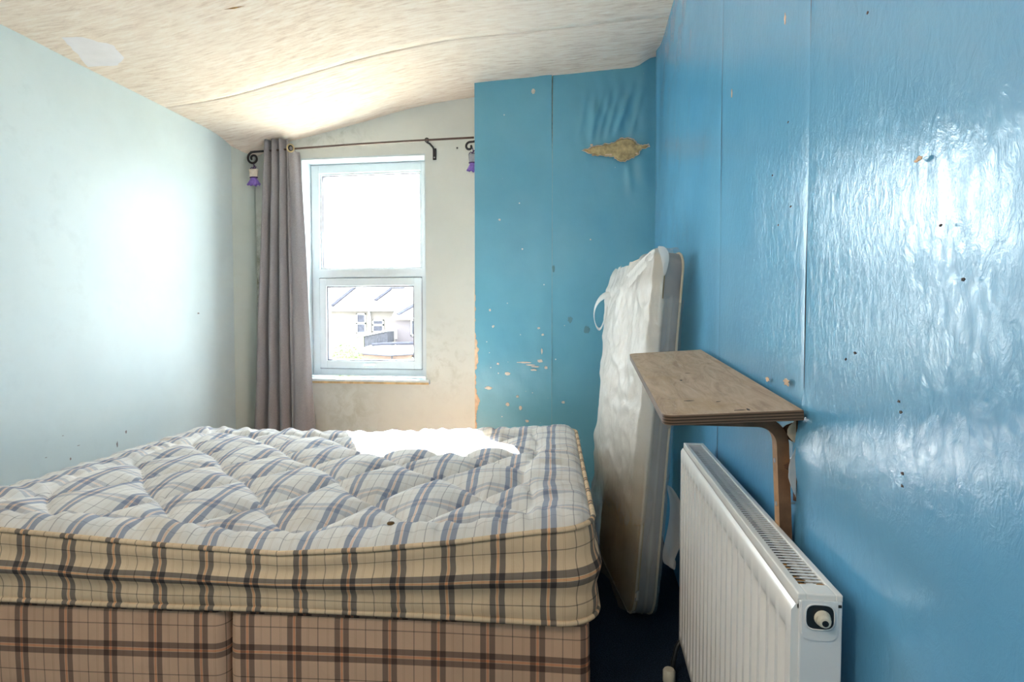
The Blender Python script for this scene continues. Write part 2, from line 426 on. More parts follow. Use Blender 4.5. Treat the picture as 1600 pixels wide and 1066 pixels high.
# window wall with its opening
WX0, WX1, WZ0, WZ1 = -1.945, -1.075, .700, 2.208
wb = MB()
for lo, hi in (((XL-.15, YW, -.1), (WX0, YW+.30, TOP)), ((WX1, YW, -.1), (XR+.1, YW+.30, TOP)), ((WX0, YW, -.1), (WX1, YW+.30, WZ0)), ((WX0, YW, WZ1), (WX1, YW+.30, TOP))):
    wb.box(lo, hi)
wall_back = wb.build('wall_back', M_back); tag(wall_back, kind='structure')
wall_rear = MB().box((XL-.2, YR-.15, -.1), (XR+.2, YR, TOP)).build('wall_rear', M_left); tag(wall_rear, kind='structure')

# reveal lining of the window opening
rv = MB()
rv.box((WX0, YW+.001, WZ0), (WX0+.012, YW+.30, WZ1)); rv.box((WX1-.006, YW+.001, WZ0), (WX1, YW+.30, WZ1)); rv.box((WX0, YW+.001, WZ1-.012), (WX1, YW+.30, WZ1))
rvo = rv.build('reveal_lining', M_reveal, wall_back)

# chimney breast: core and two hung sheets of painted paper with a gap between them
wc = MB().box((XB+.004, YC+.006, -.1), (XR+.1, YW+.1, TOP)).build('wall_chimney', M_bare); tag(wc, kind='structure')
def chim_sheet(x0, x1, seed, bubble):
    def fn(a, b):
        z = .0 + b*2.72; xe = x1 if bubble else -.2298 - .0032*sstep(2.02, 2.35, z)
        x = x0 + a*(xe-x0)
        y = YC - .002 + .004*nz(x*5, z*4, seed)
        if bubble:
            k = math.exp(-((x-.10)/.20)**2-((z-2.30)/.20)**2)
            y -= k*(.016 + .014*nz(x*16+z*4, z*6-x*3, 5))
            y -= .014*math.exp(-((x-.30)/.05)**2)*sstep(1.75, 2.0, z)*(1+.5*nz(x*9, z*14, 8))
            y -= .018*math.exp(-((x-.19-.35*(z-2.35))/.022)**2)*sstep(2.19, 2.28, z)*sstep(2.55, 2.4, z)
            for xr_, am in ((-.06, .007), (.03, .009), (.075, .010), (.12, .009), (.26, .010)):
                y -= am*math.exp(-((x-xr_-.22*(z-2.3)-.01*nz(z*7, xr_*9))/.013)**2)*sstep(2.17, 2.26, z)*sstep(2.50, 2.38, z)
            y -= .010*math.exp(-((x-.22-.10*(2.0-z))/.02)**2)*sstep(1.82, 1.95, z)*sstep(2.09, 2.0, z)
            y -= .010*math.exp(-((x-.0-.1*(z-2.2))/.018)**2)*sstep(2.1, 2.2, z)*sstep(2.5, 2.35, z)
        else:
            y -= .012*math.exp(-((x+.27)/.06)**2)*sstep(2.25, 2.55, z)
            y -= .004*math.exp(-((z-.85)/.25)**2)*(1+nz(x*12, z*12, 2))
        return (x, y, z)
    return mesh_obj('wallpaper_sheet', *grid(56, 150, fn), M_paper, wc, True)
chim_sheet(XB, -.2325, 1, False); chim_sheet(-.2290, XR+.01, 2, True)
# side cheek of the breast (pale like the window wall)
MB().box((XB, YC+.001, 0), (XB+.004, YW+.02, TOP)).build('cheek_panel', M_back, wc)

# right wall: backing and panels meeting at fine joints
wr = MB().box((XR+.004, YR-.2, -.1), (XR+.15, YW+.3, TOP)).build('wall_right', M_void); tag(wr, kind='structure')
for k, (y0, y1, hh) in enumerate(((YR, 1.0763, 60), (1.0777, 1.7635, 40), (1.7645, YC+.02, 60))):
    def fn(a, b, y0=y0, y1=y1, k=k):
        y = y0 + a*(y1-y0); z = b*2.75
        x = XR + .0022*nz(y*2.2, z*2.2, k) + .0005*nz(y*7, z*5, 9)
        e = min(y-y0, y1-y)
        x += .0012*math.exp(-e/.010)
        if k == 0 and z < 1.0: x -= .018*math.exp(-((y-1.07)/.03)**2)*math.exp(-((z-.88)/.07)**2)
        if k == 2: x -= .012*math.exp(-((y-3.40)/.06)**2)*sstep(1.7, 2.4, z)
        return (x, y, z)
    mesh_obj('wall_panel', *grid(70, 110, fn), M_blue, wr, True)

# ceiling boards
ce = MB().box((XL-.2, YR-.2, TOP-.05), (XR+.2, YW+.3, TOP)).build('ceiling', M_ceil); tag(ce, kind='structure')
mesh_obj('gap_backing', *grid(60, 4, lambda a, b: (XL-.05+a*(XR+.1-XL), 2.90+b*.1, ceil_z(XL-.05+a*(XR+.1-XL), 2.90+b*.1)+.014)), M_void, ce)
for y0, y1 in ((2.9545, YW+.04), (YR, 2.9515)):
    ny = 40 if y0 > 2 else 80
    def fn(a, b, y0=y0, y1=y1):
        x = XL-.06 + a*(XR+.12-XL); y = y0 + b*(y1-y0)
        e = abs(y-2.953); z = ceil_z(x, y)
        z += .0018*math.exp(-e/.015)*(.4+nz(x*3, 1 if y > 2.953 else 7, 2))
        return (x, y, z)
    v, f = grid(90, ny, fn)
    n = len(v)
    o = mesh_obj('ceiling_board', v, [q[::-1] for q in f], M_ceil, ce, True)
    s = o.modifiers.new('thickness', 'SOLIDIFY'); s.thickness = .008; s.offset = -1

# ------------------------------------------------------------------ ragged flakes, marks and patches on the walls
def flake(name, parent, mat, o, u, v, nrm, su, sv, seed, th=.0012, npts=18, jag=.35, poly=None):
    rnd = random.Random(seed); o = Vector(o); u = Vector(u); v = Vector(v); nrm = Vector(nrm)
    if poly is None:
        poly = []
        for k in range(npts):
            t = 2*math.pi*k/npts; r = 1 - jag*rnd.random()
            poly.append((math.cos(t)*su*r, math.sin(t)*sv*r))
    n = len(poly)
    vs_ = [o+u*a+v*b for a, b in poly] + [o+u*a*.92+v*b*.92+nrm*th for a, b in poly] + [o+nrm*th*1.05+u*sum(p[0] for p in poly)/n+v*sum(p[1] for p in poly)/n]
    fs = [(i, (i+1) % n, n+(i+1) % n, n+i) for i in range(n)] + [(n+i, n+(i+1) % n, 2*n) for i in range(n)]
    return mesh_obj(name, vs_, fs, mat, parent)
UX, UZ, UY = (1,0,0), (0,0,1), (0,1,0)
# the torn patch of bare plaster high on the chimney breast, ragged spindle with curled paper lip
pts = [(-.19,0),(-.12,.022),(-.06,.03),(-.01,.038),(.03,.058),(.07,.062),(.10,.05),(.125,.022),(.15,.016),(.185,.02),(.19,.004),(.15,.0),(.13,-.03),(.10,-.05),(.075,-.058),(.05,-.07),(.02,-.066),(-.01,-.042),(-.05,-.035),(-.12,-.026)]
pts = [(p[0]+(q[0]-p[0])*k/4, p[1]+(q[1]-p[1])*k/4) for p, q in zip(pts, pts[1:]+pts[:1]) for k in range(4)]
jr = random.Random(3)
pp = [(a + .005*nz(i*1.3) + jr.uniform(-.0022, .0022), b + .007*nz(i*.7, 4) + jr.uniform(-.0028, .0028)) for i, (a, b) in enumerate(pts)]
bare = flake('bare_patch', wc, M_bare, (.142, YC-.030, 2.120), UX, UZ, (0,-1,0), 1, 1, 1, .003, poly=pp); bare['label'] = 'ragged bare plaster patch in blue paper'
mb = MB(); lip = [(.142+a*1.03, YC-.034-.003*abs(nz(i*2.2)), 2.120+b*1.05) for i, (a, b) in enumerate(pp)]
mb.tube(lip, [.0018+.0022*abs(nz(i*1.3, 2)) for i in range(len(lip))], 5, closed=True); mb.build('torn_paper_lip', M_tornpaper, bare)
for k in range(7):
    a = random.uniform(-.15, .15); flake('paper_scrap', bare, M_tornpaper, (.142+a, YC-.034, 2.120+random.choice((-1,1))*.03), UX, UZ, (0,-1,0), .010, .006, 40+k)
# larger chips of the breast
for k, (x, z, su, sv) in enumerate([(-.40,.86,.050,.006),(-.36,.845,.035,.005),(-.33,.835,.03,.006),(-.34,.815,.025,.006),(-.30,.87,.02,.012),(-.50,.79,.022,.012),(-.265,.83,.012,.012),(-.62,.70,.03,.012),(-.56,.85,.010,.008),(-.44,.65,.01,.01),
      (-.50,.60,.014,.014),(-.42,.58,.012,.016),(-.29,.93,.006,.022),(-.285,1.03,.01,.008),(-.31,1.07,.010,.008),(-.59,1.08,.010,.010),(-.61,1.18,.008,.010),(-.345,2.49,.014,.018),(-.16,.62,.012,.010),(-.38,.50,.014,.01),(-.55,1.73,.008,.008),(-.41,1.55,.006,.006),(.0,1.60,.006,.006)]):
    flake('paint_chip', wc, M_palechip, (x, YC-.0085, z), UX, UZ, (0,-1,0), su, sv, 100+k)
for k, (x, z, su, sv) in enumerate([(-.12,1.12,.018,.022),(-.02,1.06,.022,.026),(-.22,1.43,.010,.024)]):
    flake('grey_stain', wc, plain('stain_%d' % k, (.09, .24, .28), .6), (x, YC-.0062, z), UX, UZ, (0,-1,0), su, sv, 140+k, .0004)
# peeled left edge of the breast
vv, ff = [], []
for i in range(121):
    z = 1.34 - i*.0078; w = max(0, .010 + .030*nz(z*9, 4.2) + .014*nz(z*31, 1.7) + .006*nz(z*80, 2.2))*sstep(1.34, 1.2, z)
    vv += [(XB-.001, YC-.0062, z), (XB+w*.6, YC-.0078, z), (XB+w, YC-.0060, z)]
for i in range(120):
    for j in range(2): ff.append((i*3+j, (i+1)*3+j, (i+1)*3+j+1, i*3+j+1))
pe = mesh_obj('peeled_edge', vv, ff, M_tornpaper, wc); pe['label'] = 'ragged strip where the blue paper has peeled from the corner'
# marks of the right wall
for k, (y, z, s, kind) in enumerate([(1.187,1.698,.012,0),(1.607,1.716,.016,0),(.847,1.533,.004,1),(.714,1.302,.007,0),(1.26,.996,.010,0),(1.144,1.003,.016,0),(.862,1.074,.005,1),(.891,1.063,.004,1),(.744,1.022,.004,1),(.739,1.01,.004,1),(.733,.938,.004,1),(.732,.923,.004,1),(1.159,1.492,.004,1),(1.249,1.415,.004,1),(1.137,1.33,.005,1),(1.207,1.307,.004,1),(.67,1.22,.004,1),(.63,1.16,.004,1)]):
    tall = .35 if k < 2 else (1.0 if kind else 1.6)
    flake('wall_mark', wr, M_darkchip if kind else M_tornpaper, (XR-.007, y, z), UY, UZ, (-1,0,0), s*(tall if k < 2 else tall), s*(1.0 if k < 2 else .6), 200+k, .001, 12, .6)
# scuffs of the left wall
for k, (y, z, a, b) in enumerate([(2.188,.522,.012,.004),(2.306,.489,.012,.016),(2.567,.497,.008,.03),(2.625,.55,.012,.020),(2.271,.601,.01,.005),(3.19,1.159,.02,.008),(2.35,.54,.02,.003)]):
    flake('scuff_mark', wl, plain('scuff_%d' % k, (.30, .26, .26), .8), (XL+.0005, y, z), UY, UZ, (1,0,0), a*.65, b*.65, 230+k, .0006, 10, .6)
# torn joint of the right wall behind the shelf bracket: splintered strip and curled paper
vv, ff = [], []
rnd = random.Random(5)
for i in range(25):
    t = i/24; z = .955 - t*.158; w = .0025 + .012*max(0, nz(t*7, 3))+.008*math.exp(-((t-.32)/.07)**2)+.009*math.exp(-((t-.68)/.09)**2)
    vv += [(XR-.010, 1.077-w-.002, z), (XR-.014, 1.077, z), (XR-.010, 1.077+w*1.3, z)]
for i in range(24):
    for j in range(2): ff.append((i*3+j, i*3+j+1, (i+1)*3+j+1, (i+1)*3+j))
tj = mesh_obj('torn_joint', vv, ff, M_brownvoid, wr); tj['label'] = 'dark splintered joint with torn paper'
def curl(y, z0, z1, w, out, mat):
    def fn(a, b):
        z = z0 + b*(z1-z0); s = math.sin(b*math.pi); 
        ww = w*(s**.6)*(1+.5*nz(b*9, 2)); ang = a*1.9
        return (XR-.012-out*math.sin(ang)*s, y - ww*a*math.cos(ang*.6), z)
    return mesh_obj('paper_curl', *grid(6, 18, fn), mat, tj, True)
curl(1.069, .90, .805, .016, .016, plain('torn_white_paper', (.70, .66, .64), .8)); curl(1.074, .945, .900, .018, .018, M_tornpaper); curl(1.090, .935, .900, -.022, .018, M_brownvoid); curl(1.085, .865, .845, -.015, .014, M_brownvoid)
# ceiling: filler patch by the left wall, rusty slit, dark joint stains
pl = [(-2.325, 2.44), (-2.26, 2.30), (-2.22, 2.20), (-2.14, 2.22), (-2.08, 2.32), (-2.12, 2.42), (-2.20, 2.47)]
vs_ = []
for k in range(28):
    t = k/28*7; i = int(t); f_ = t-i; a = pl[i % 7]; b = pl[(i+1) % 7]
    x = a[0]+(b[0]-a[0])*f_+.012*nz(k*1.1); y = a[1]+(b[1]-a[1])*f_+.012*nz(k*1.3, 5); vs_.append((x, y, ceil_z(x, y)-.0004))
cxp, cyp = -2.2, 2.33
mesh_obj('filler_patch', vs_+[(cxp, cyp, ceil_z(cxp, cyp)-.0035)], [(i, (i+1) % 28, 28) for i in range(28)], M_patch, ce, True)
mesh_obj('split_joint', [(-1.53, 2.278, ceil_z(-1.53, 2.278)-.0015), (-1.49, 2.284, ceil_z(-1.49, 2.284)-.0015), (-1.445, 2.300, ceil_z(-1.445, 2.3)-.0015), (-1.49, 2.296, ceil_z(-1.49, 2.296)-.0015)], [(0,1,2,3)], M_rust, ce)

# ------------------------------------------------------------------ window
win = empty('window_1', ((WX0+WX1)/2, YW+.14, WZ0)); tag(win, kind='structure')
def L(o):  # move mesh built in world coordinates under an empty at its place
    p = o.parent; off = Matrix.Translation(-Vector(p.location))
    o.data.transform(off); return o
FY0, FY1 = YW+.125, YW+.185
fx0, fx1, fz0, fz1 = WX0+.012, WX1-.006, WZ0+.03, WZ1-.012
def frame(name, x0, x1, z0, z1, w, y0, y1, mat, bev=.006, wb_=None, wt=None):
    wb2 = wb_ or w; wt2 = wt or w
    m = MB()
    m.box((x0, y0, z0), (x0+w, y1, z1), bev); m.box((x1-w, y0, z0), (x1, y1, z1), bev)
    m.box((x0+w*.9, y0, z0), (x1-w*.9, y1, z0+wb2), bev); m.box((x0+w*.9, y0, z1-wt2), (x1-w*.9, y1, z1), bev)
    return L(m.build(name, mat, win))
TZ = 1.442
fo = frame('window_frame', fx0, fx1, fz0, fz1, .062, FY0, FY1, M_upvc, wb_=.05)
L(MB().box((fx0+.05, FY0, TZ-.032), (fx1-.05, FY1, TZ+.032), .006).build('transom', M_upvc, win))
frame('glazing_bead', fx0+.060, fx1-.060, TZ+.030, fz1-.060, .014, FY0+.012, FY1-.005, M_upvc, .003)
frame('gasket', fx0+.072, fx1-.072, TZ+.042, fz1-.072, .006, FY0+.02, FY1-.006, M_gasket, .001)
frame('sash', fx0+.058, fx1-.058, fz0+.052, TZ-.034, .055, FY0-.014, FY1-.012, M_upvc, .007)
frame('gasket', fx0+.112, fx1-.112, fz0+.106, TZ-.088, .007, FY0-.006, FY1-.014, M_gasket, .001)
frame('gasket', fx0+.056, fx1-.056, fz0+.049, TZ-.031, .004, FY0-.004, FY0+.01, M_gasket, .001)
L(MB().box((fx0+.075, FY0+.034, TZ+.04), (fx1-.075, FY0+.040, fz1-.07)).build('pane', M_glass, win))
L(MB().box((fx0+.115, FY0+.022, fz0+.108), (fx1-.115, FY0+.028, TZ-.09)).build('pane', M_glass, win))
hx = (fx0+fx1)/2+.02
hd = MB(); hd.box((hx-.02, FY0-.026, fz0+.062), (hx+.02, FY0-.012, fz0+.088), .005); hd.box((hx-.055, FY0-.042, fz0+.068), (hx+.018, FY0-.026, fz0+.084), .006)
L(hd.build('handle', M_upvc, win))
sl = L(MB().box((WX0+.002, YW-.022, WZ0-.006), (WX1+.026, FY0+.02, WZ0+.022), .004).build('window_sill', M_reveal, win))
L(MB().box((WX0+.004, YW-.0245, WZ0-.008), (WX1+.022, YW-.021, WZ0+.006)).build('sill_edge', M_silledge, sl))
sl.children[0].data.transform(Matrix.Translation(-Vector(win.location)))

# ------------------------------------------------------------------ curtain pole, bracket, curtain, hanging sachets
PY = 3.60
def pole_z(x): return 2.232 + (x+2.28)*.022 + .006*math.sin((x+2.28)/1.55*math.pi)
pole = empty('curtain_pole', (-1.5, PY, 2.24)); tag(pole, 'thin dark metal curtain pole with scroll ends above the window', 'curtain pole')
LP = lambda o: L(o)
LP(MB().tube([(x, PY, pole_z(x)) for x in np.linspace(-2.24, -.73, 24)], .0062, 10).build('rod', M_polem, pole, True))
def scroll(cx, cz, sgn, r0, turns, name, lead):
    pts = [(p[0], PY, p[1]) for p in lead]
    for k in range(40):
        t = k/39; a = math.pi/2 + sgn*t*turns*2*math.pi; r = r0*(1-.72*t)
        pts.append((cx + r*math.cos(a), PY, cz + r*math.sin(a)))
    return LP(MB().tube(pts, .0072, 8).build(name, M_iron, pole, True))
scroll(-2.222, pole_z(-2.23)-.042, 1, .042, 1.35, 'scroll_finial', [(-2.12, pole_z(-2.12)), (-2.18, pole_z(-2.18))])
scroll(-.757, pole_z(-.75)-.055, 1, .028, .86, 'scroll_finial', [(-.715, pole_z(-.73)), (-.708, pole_z(-.73)-.008), (-.708, pole_z(-.73)-.02), (-.735, pole_z(-.73)-.026)])
bx_ = -1.035
br = MB(); br.tube([(bx_, PY, pole_z(bx_)-.014), (bx_+.012, PY+.02, pole_z(bx_)-.016), (bx_+.024, PY+.06, pole_z(bx_)-.03), (bx_+.024, YW-.004, pole_z(bx_)-.05)], .006, 8)
br.box((bx_+.012, YW-.006, pole_z(bx_)-.10), (bx_+.036, YW-.001, pole_z(bx_)-.025), .003)
brk = LP(br.build('bracket', M_iron, pole))
LP(MB().tube([(bx_+.012*math.cos(a), PY+.012*math.sin(a)*0+.0, pole_z(bx_)+.012*math.sin(a)) for a in np.linspace(0, 2*math.pi, 17)[:-1]], .004, 6, closed=True).build('bracket_ring', M_iron, pole, True))
sc_ = MB().lathe((bx_+.024, YW-.006, pole_z(bx_)-.085), (0,-1,0), [(.005,0),(.005,.002),(.002,.003)], 10).build('screw', M_screw, brk)
sc_.data.transform(Matrix.Translation(-Vector(pole.location)))
MB().lathe((-.86, YW-.001, 2.235), (0,-1,0), [(.006,0),(.006,.002),(.003,.003)], 12).build('screw_hole', M_darkchip, wall_back)

cur = empty('curtain', (-2.02, PY, .1)); tag(cur, 'grey woven curtain bunched to the left of the window', 'curtain')
def cur_pt(s, t):
    """s across 0..1, t down 0..1"""
    zt = 2.305 - .085*sstep(.66, .95, s)
    z = zt + (.10-zt)*t
    x0 = -2.135 + (-2.262+2.135)*t; x1 = -1.895 + (-1.80+1.895)*(t**.8)
    # pleats: deep folds on the left two thirds, a broad flap on the right
    x = x0 + (x1-x0)*(s + .012*math.sin(s*30 + 1.0 + .6*nz(t*2, 1)))
    dpt = (.078 - .120*abs(math.sin(s*15.2 + .5 + .30*nz(t*1.7, 4)))**.42)*(1-sstep(.62, .68, s))
    flap = sstep(.58, .74, s)
    dpt += flap*(-.035*math.sin((s-.60)/.40*math.pi) + .02*math.sin((s-.6)*9+t*3)*t)
    x += .010*nz(s*6, t*3, 7)*t
    return (x, PY + .005 + dpt*(.75+.25*t) + .008*nz(s*9, t*5, 2), z)
v, f = grid(300, 70, cur_pt)
co = LP(mesh_obj('curtain_cloth', v, f, M_curtain, cur, True)); sm = co.modifiers.new('thickness', 'SOLIDIFY'); sm.thickness = .003
ring_o = cur_pt(.80, .0)
for s_, zz in ((.80, pole_z(-1.95)),):
    p = cur_pt(s_, .03)
    ring = []
    for a in np.linspace(0, 2*math.pi, 25)[:-1]:
        ring.append((p[0]+.017*math.cos(a), p[1]-.010+.010*math.cos(a), zz-.004+.024*math.sin(a)))
    LP(MB().tube(ring, .0055, 8, closed=True).build('eyelet', M_brass, cur, True))
    LP(MB().tube([(p[0]+.013*math.cos(a), p[1]-.006+.008*math.cos(a), zz-.004+.019*math.sin(a)) for a in np.linspace(0, 2*math.pi, 25)[:-1]], .006, 6, closed=True).build('eyelet_hole', M_dark, cur, True))

def sachet(x, z, mat, label, narrow):
    e = empty('hanging_sachet', (x, PY-.012, z)); tag(e, label, 'sachet', 'lavender sachets on the curtain pole')
    MB().tube([(0,0,.03),(.004,0,.012),(0,0,0)], .003, 6).build('hanging_loop', M_purpled, e)
    bow = MB()
    bow.tube([(0,0,-.002),(.012,-.003,.014),(.020,-.004,.006),(.012,-.003,-.006),(0,0,-.002)], .0035, 6)
    bow.tube([(0,0,-.002),(-.012,-.003,.004),(-.020,-.004,-.002),(-.010,-.003,-.010),(0,0,-.002)], .0035, 6)
    bow.build('ribbon_bow', M_purpled, e, True)
    w = .031*narrow
    def body(a, b):
        t = b; ww = w*(1-.22*t)*(1+.05*nz(b*5)); an = a*2*math.pi
        sx = math.copysign(abs(math.cos(an))**.5, math.cos(an)); sy = math.copysign(abs(math.sin(an))**.5, math.sin(an))
        return (ww*sx, .012*sy, -.008-.052*t)
    v, f = grid(24, 8, body); v2 = v + [(0,0,-.006),(0,0,-.062)]
    n0 = len(v); f2 = f + [(i+1, i, n0) for i in range(24)] + [(8*25+i, 8*25+i+1, n0+1) for i in range(24)]
    mesh_obj('cloth_bag', v2, f2, mat, e, True)
    MB().tube([(w*.82*math.cos(a), .012*math.sin(a), -.062) for a in np.linspace(0, 2*math.pi, 17)[:-1]], .004, 6, closed=True).build('ribbon_tie', M_purpled, e, True)
    def sk(a, b):
        an = a*2*math.pi; r = 1+.16*math.sin(an*9)*b
        return ((.018+.024*b)*narrow*math.cos(an)*r, (.010+.014*b)*math.sin(an)*r, -.062-.050*b+.004*math.sin(an*7)*b)
    mesh_obj('tulle_skirt', *grid(72, 6, sk), M_purple, e, True)
    return e
sachet(-2.213, 2.125, M_sachet, 'cream and purple sachet hanging from the left scroll beside the curtain', 1.0)
sachet(-.736, 2.168, M_sachet_g, 'grey and purple sachet hanging from the right scroll by the blue chimney breast', .85)

# ------------------------------------------------------------------ bed: two divan halves and a tartan mattress
TH = R(3.5); BO = Vector((.012, 1.50, 0)); LEN, WID, RC = 1.975, 1.40, .085
def bed_w(x, y):  # local to world
    return (BO.x + x*math.cos(TH) - y*math.sin(TH), BO.y + x*math.sin(TH) + y*math.cos(TH))
def outline(x0, x1, y0, y1, r, step=.02):
    """closed outline from the back left corner: back left > front left > front right > back right; returns list of (x,y,nx,ny,s)"""
    segs = []
    cs_ = [((x0+r, y1-r), 90), ((x0+r, y0+r), 180), ((x1-r, y0+r), 270), ((x1-r, y1-r), 0)]
    pts = []
    for (cx_, cy_), a0 in cs_:
        na = 8
        for k in range(na+1):
            a = R(a0 + 90*k/na); pts.append((cx_+r*math.cos(a), cy_+r*math.sin(a), math.cos(a), math.sin(a)))
    out = []
    n = len(pts)
    for i in range(n):
        p, q = pts[i], pts[(i+1) % n]
        d = math.hypot(q[0]-p[0], q[1]-p[1]); m = max(1, int(d/step))
        for k in range(m):
            t = k/m; out.append([p[0]+(q[0]-p[0])*t, p[1]+(q[1]-p[1])*t, p[2]+(q[2]-p[2])*t, p[3]+(q[3]-p[3])*t])
    out.append(list(out[0]))
    s = 0; res = []
    for i, p in enumerate(out):
        if i: s += math.hypot(p[0]-out[i-1][0], p[1]-out[i-1][1])
        res.append((*p, s))
    # make u equal x along the front: find the end of the front run
    k = min(range(len(res)), key=lambda i: (abs(res[i][0]-(x1-r))+abs(res[i][1]-y0)))
    off = res[k][4] - (x1-r)
    return [(a, b, c, d, s-off) for a, b, c, d, s in res]

mat_e = empty('mattress', (BO.x, BO.y, .325), (0, 0, TH)); tag(mat_e, 'quilted tartan double mattress lying on the divan bed', 'mattress')
ZB = .328
fr_x = [-1.975, -1.75, -1.5, -1.2, -.85, -.6, -.38, -.15, 0]; fr_z = [.545, .532, .516, .497, .482, .500, .525, .560, .578]
bk_x = [-1.975, -1.4, -1.05, -.55, 0]; bk_z = [.535, .524, .522, .543, .570]
def zedge(x, y):
    t = sstep(0, .9, y/WID)
    t = y/WID
    a = float(np.interp(x, fr_x, fr_z)); b = float(np.interp(x, bk_x, bk_z))
    k = sstep(0, .45, t)       # the front sag dies out towards the middle
    mid = a*(1-k) + (.5*(.548+.02*(x+1)/1)+.5*b)*k
    return mid*(1-sstep(.55, 1, t)) + b*sstep(.55, 1, t)
def quilt(x, y):
    d = min(-x, LEN+x, y, WID-y)
    dl, dr, dfr, dbk = LEN+x, -x, y, WID-y
    h = .036*(1-math.exp(-max(d, 0)/.026))
    wx, wy = bed_w(x, y)
    inner = min(dl-.17, dr-.185+.02*math.sin(y*9), dbk-.16, dfr-.10-.018*math.sin(x*9+1))
    # lattice of quilting lines, gently arched
    a1 = wy + .92*wx + .014*math.sin((wy-1.36*wx)*6.9)
    a2 = wy - 1.36*wx + .020*math.sin((wy+.92*wx)*8.7)
    q1 = abs((a1 - .40 + .18) % .36 - .18)/1.36; q2 = abs((a2 - 2.24 + .225) % .45 - .225)/1.69
    q = min(q1, q2)
    m = sstep(-.005, .02, inner)
    val = math.exp(-(q/.008)**1.2)*.014 + math.exp(-(q/.05)**2)*.021
    h -= val*m
    h -= .016*math.exp(-(abs(inner)/.014)**1.3)
    if inner < 0 or inner < .03:
        k = sstep(0, .03, d)*sstep(.03, -.02, inner)
        if min(dfr, dbk) < min(dl, dr): r = nz(x*17+y*9, y*3, 2)*.7 + nz(x*34+y*6, y*4, 9)*.4
        else: r = nz(y*17+x*6, x*3, 2)*.7 + nz(y*30, x*4, 9)*.4
        h += .020*k*r
    h += .004*nz(x*5, y*5, 6)*sstep(0, .05, d) + .0010*nz(x*20, y*20, 1)*sstep(0, .05, d)
    return h
def rr(x, y):
    """square corner to round corner"""
    cx_, cy_ = -LEN/2, WID/2; ax, ay = abs(x-cx_), abs(y-cy_); hx_, hy_ = LEN/2, WID/2
    if ax > hx_-RC and ay > hy_-RC:
        u = (ax-hx_+RC)/RC; w = (ay-hy_+RC)/RC
        u2 = u*math.sqrt(max(0, 1-w*w/2)); w2 = w*math.sqrt(max(0, 1-u*u/2))
        ax = hx_-RC+u2*RC; ay = hy_-RC+w2*RC
        x = cx_+math.copysign(ax, x-cx_); y = cy_+math.copysign(ay, y-cy_)
    return x, y
NX, NY = 280, 210
V, UVs = [], []
for j in range(NY+1):
    for i in range(NX+1):
        x, y = -LEN + LEN*i/NX, WID*j/NY
        # true distance to the edge for a rounded rectangle: use the unrounded one for height
        h = quilt(min(-1e-6, max(-LEN+1e-6, x)), min(WID-1e-6, max(1e-6, y)))
        if i in (0, NX) or j in (0, NY): h = 0
        x2, y2 = rr(x, y)
        V.append((x2, y2, zedge(x2, y2)+h-.325)); UVs.append((x2 + .007*nz(x2*6, y2*6, 11) + .003*nz(x2*19, y2*19, 4), y2+.032 + .007*nz(x2*6, y2*6, 21) + .003*nz(x2*19, y2*19, 14)))
F = [(j*(NX+1)+i, j*(NX+1)+i+1, (j+1)*(NX+1)+i+1, (j+1)*(NX+1)+i) for j in range(NY) for i in range(NX)]
mesh_obj('quilted_top', V, F, M_tart_top, mat_e, True, UVs)
ol = outline(-LEN, 0, 0, WID, RC)
rows = 22; V, UVs = [], []
for r_ in range(rows+1):
    t = r_/rows
    for (x, y, nx, ny, s) in ol:
        zt = zedge(x, y); z = zt + (ZB-zt)*t
        off = .012*math.sin(math.pi*t)**.6 + .010*math.cos(t*math.pi*4+.8*nz(s*1.5, 2))*(1-abs(2*t-1)) + .004*nz(s*2.3, t*3, 1) + .0025*nz(s*9, t*6, 2) + .014*t*sstep(-.5, 0, x)
        V.append((x+nx*off, y+ny*off, z-.325)); UVs.append((s + .005*nz(s*3, t*2, 8) + .0025*nz(s*11, t*7, 3), .11 - t*.22 + .006*nz(s*4, t*2, 5)))
n = len(ol)
F = [(r_*n+i, (r_+1)*n+i, (r_+1)*n+i+1, r_*n+i+1) for r_ in range(rows) for i in range(n-1)]
mesh_obj('side_border', V, F, M_tart, mat_e, True, UVs)
mesh_obj('underside', [(x+nx*.004, y+ny*.004, ZB-.325) for x, y, nx, ny, s in ol[:-1]], [tuple(range(n-1))], M_tart, mat_e)
def piping(zf, off, name, rad=.0075):
    tb = MB().tube([(x+nx*(off + .014*(name == 'bottom_piping')*sstep(-.5, 0, x)), y+ny*(off + .014*(name == 'bottom_piping')*sstep(-.5, 0, x)), zf(x, y, s)-.325) for x, y, nx, ny, s in ol[:-1]], rad, 8, closed=True)
    k = 8; uv = []
    for (x, y, nx, ny, s) in ol[:-1]:
        for q in range(k): uv.append((s, .119*.35 + .004*q))
    return mesh_obj(name, tb.v, tb.f, M_tart, mat_e, True, uv)
piping(lambda x, y, s: zedge(x, y)+.003, .004, 'top_piping')
piping(lambda x, y, s: ZB+.004*nz(s*2, 3), .004, 'bottom_piping')
# a loose brown tuft on the quilting
cw = bed_w(-.545, .035)
tf = MB(); tf.lathe((0,0,0), (0,0,1), [(.004,0),(.011,.002),(.010,.006),(.004,.008)], 12)
tuft = tf.build('tuft_button', M_crumb, None, True); tuft.location = (-.56, 1.56, .537); tuft['label'] = 'small brown tuft lying on the mattress quilting near the front edge'; tuft['category'] = 'tuft'

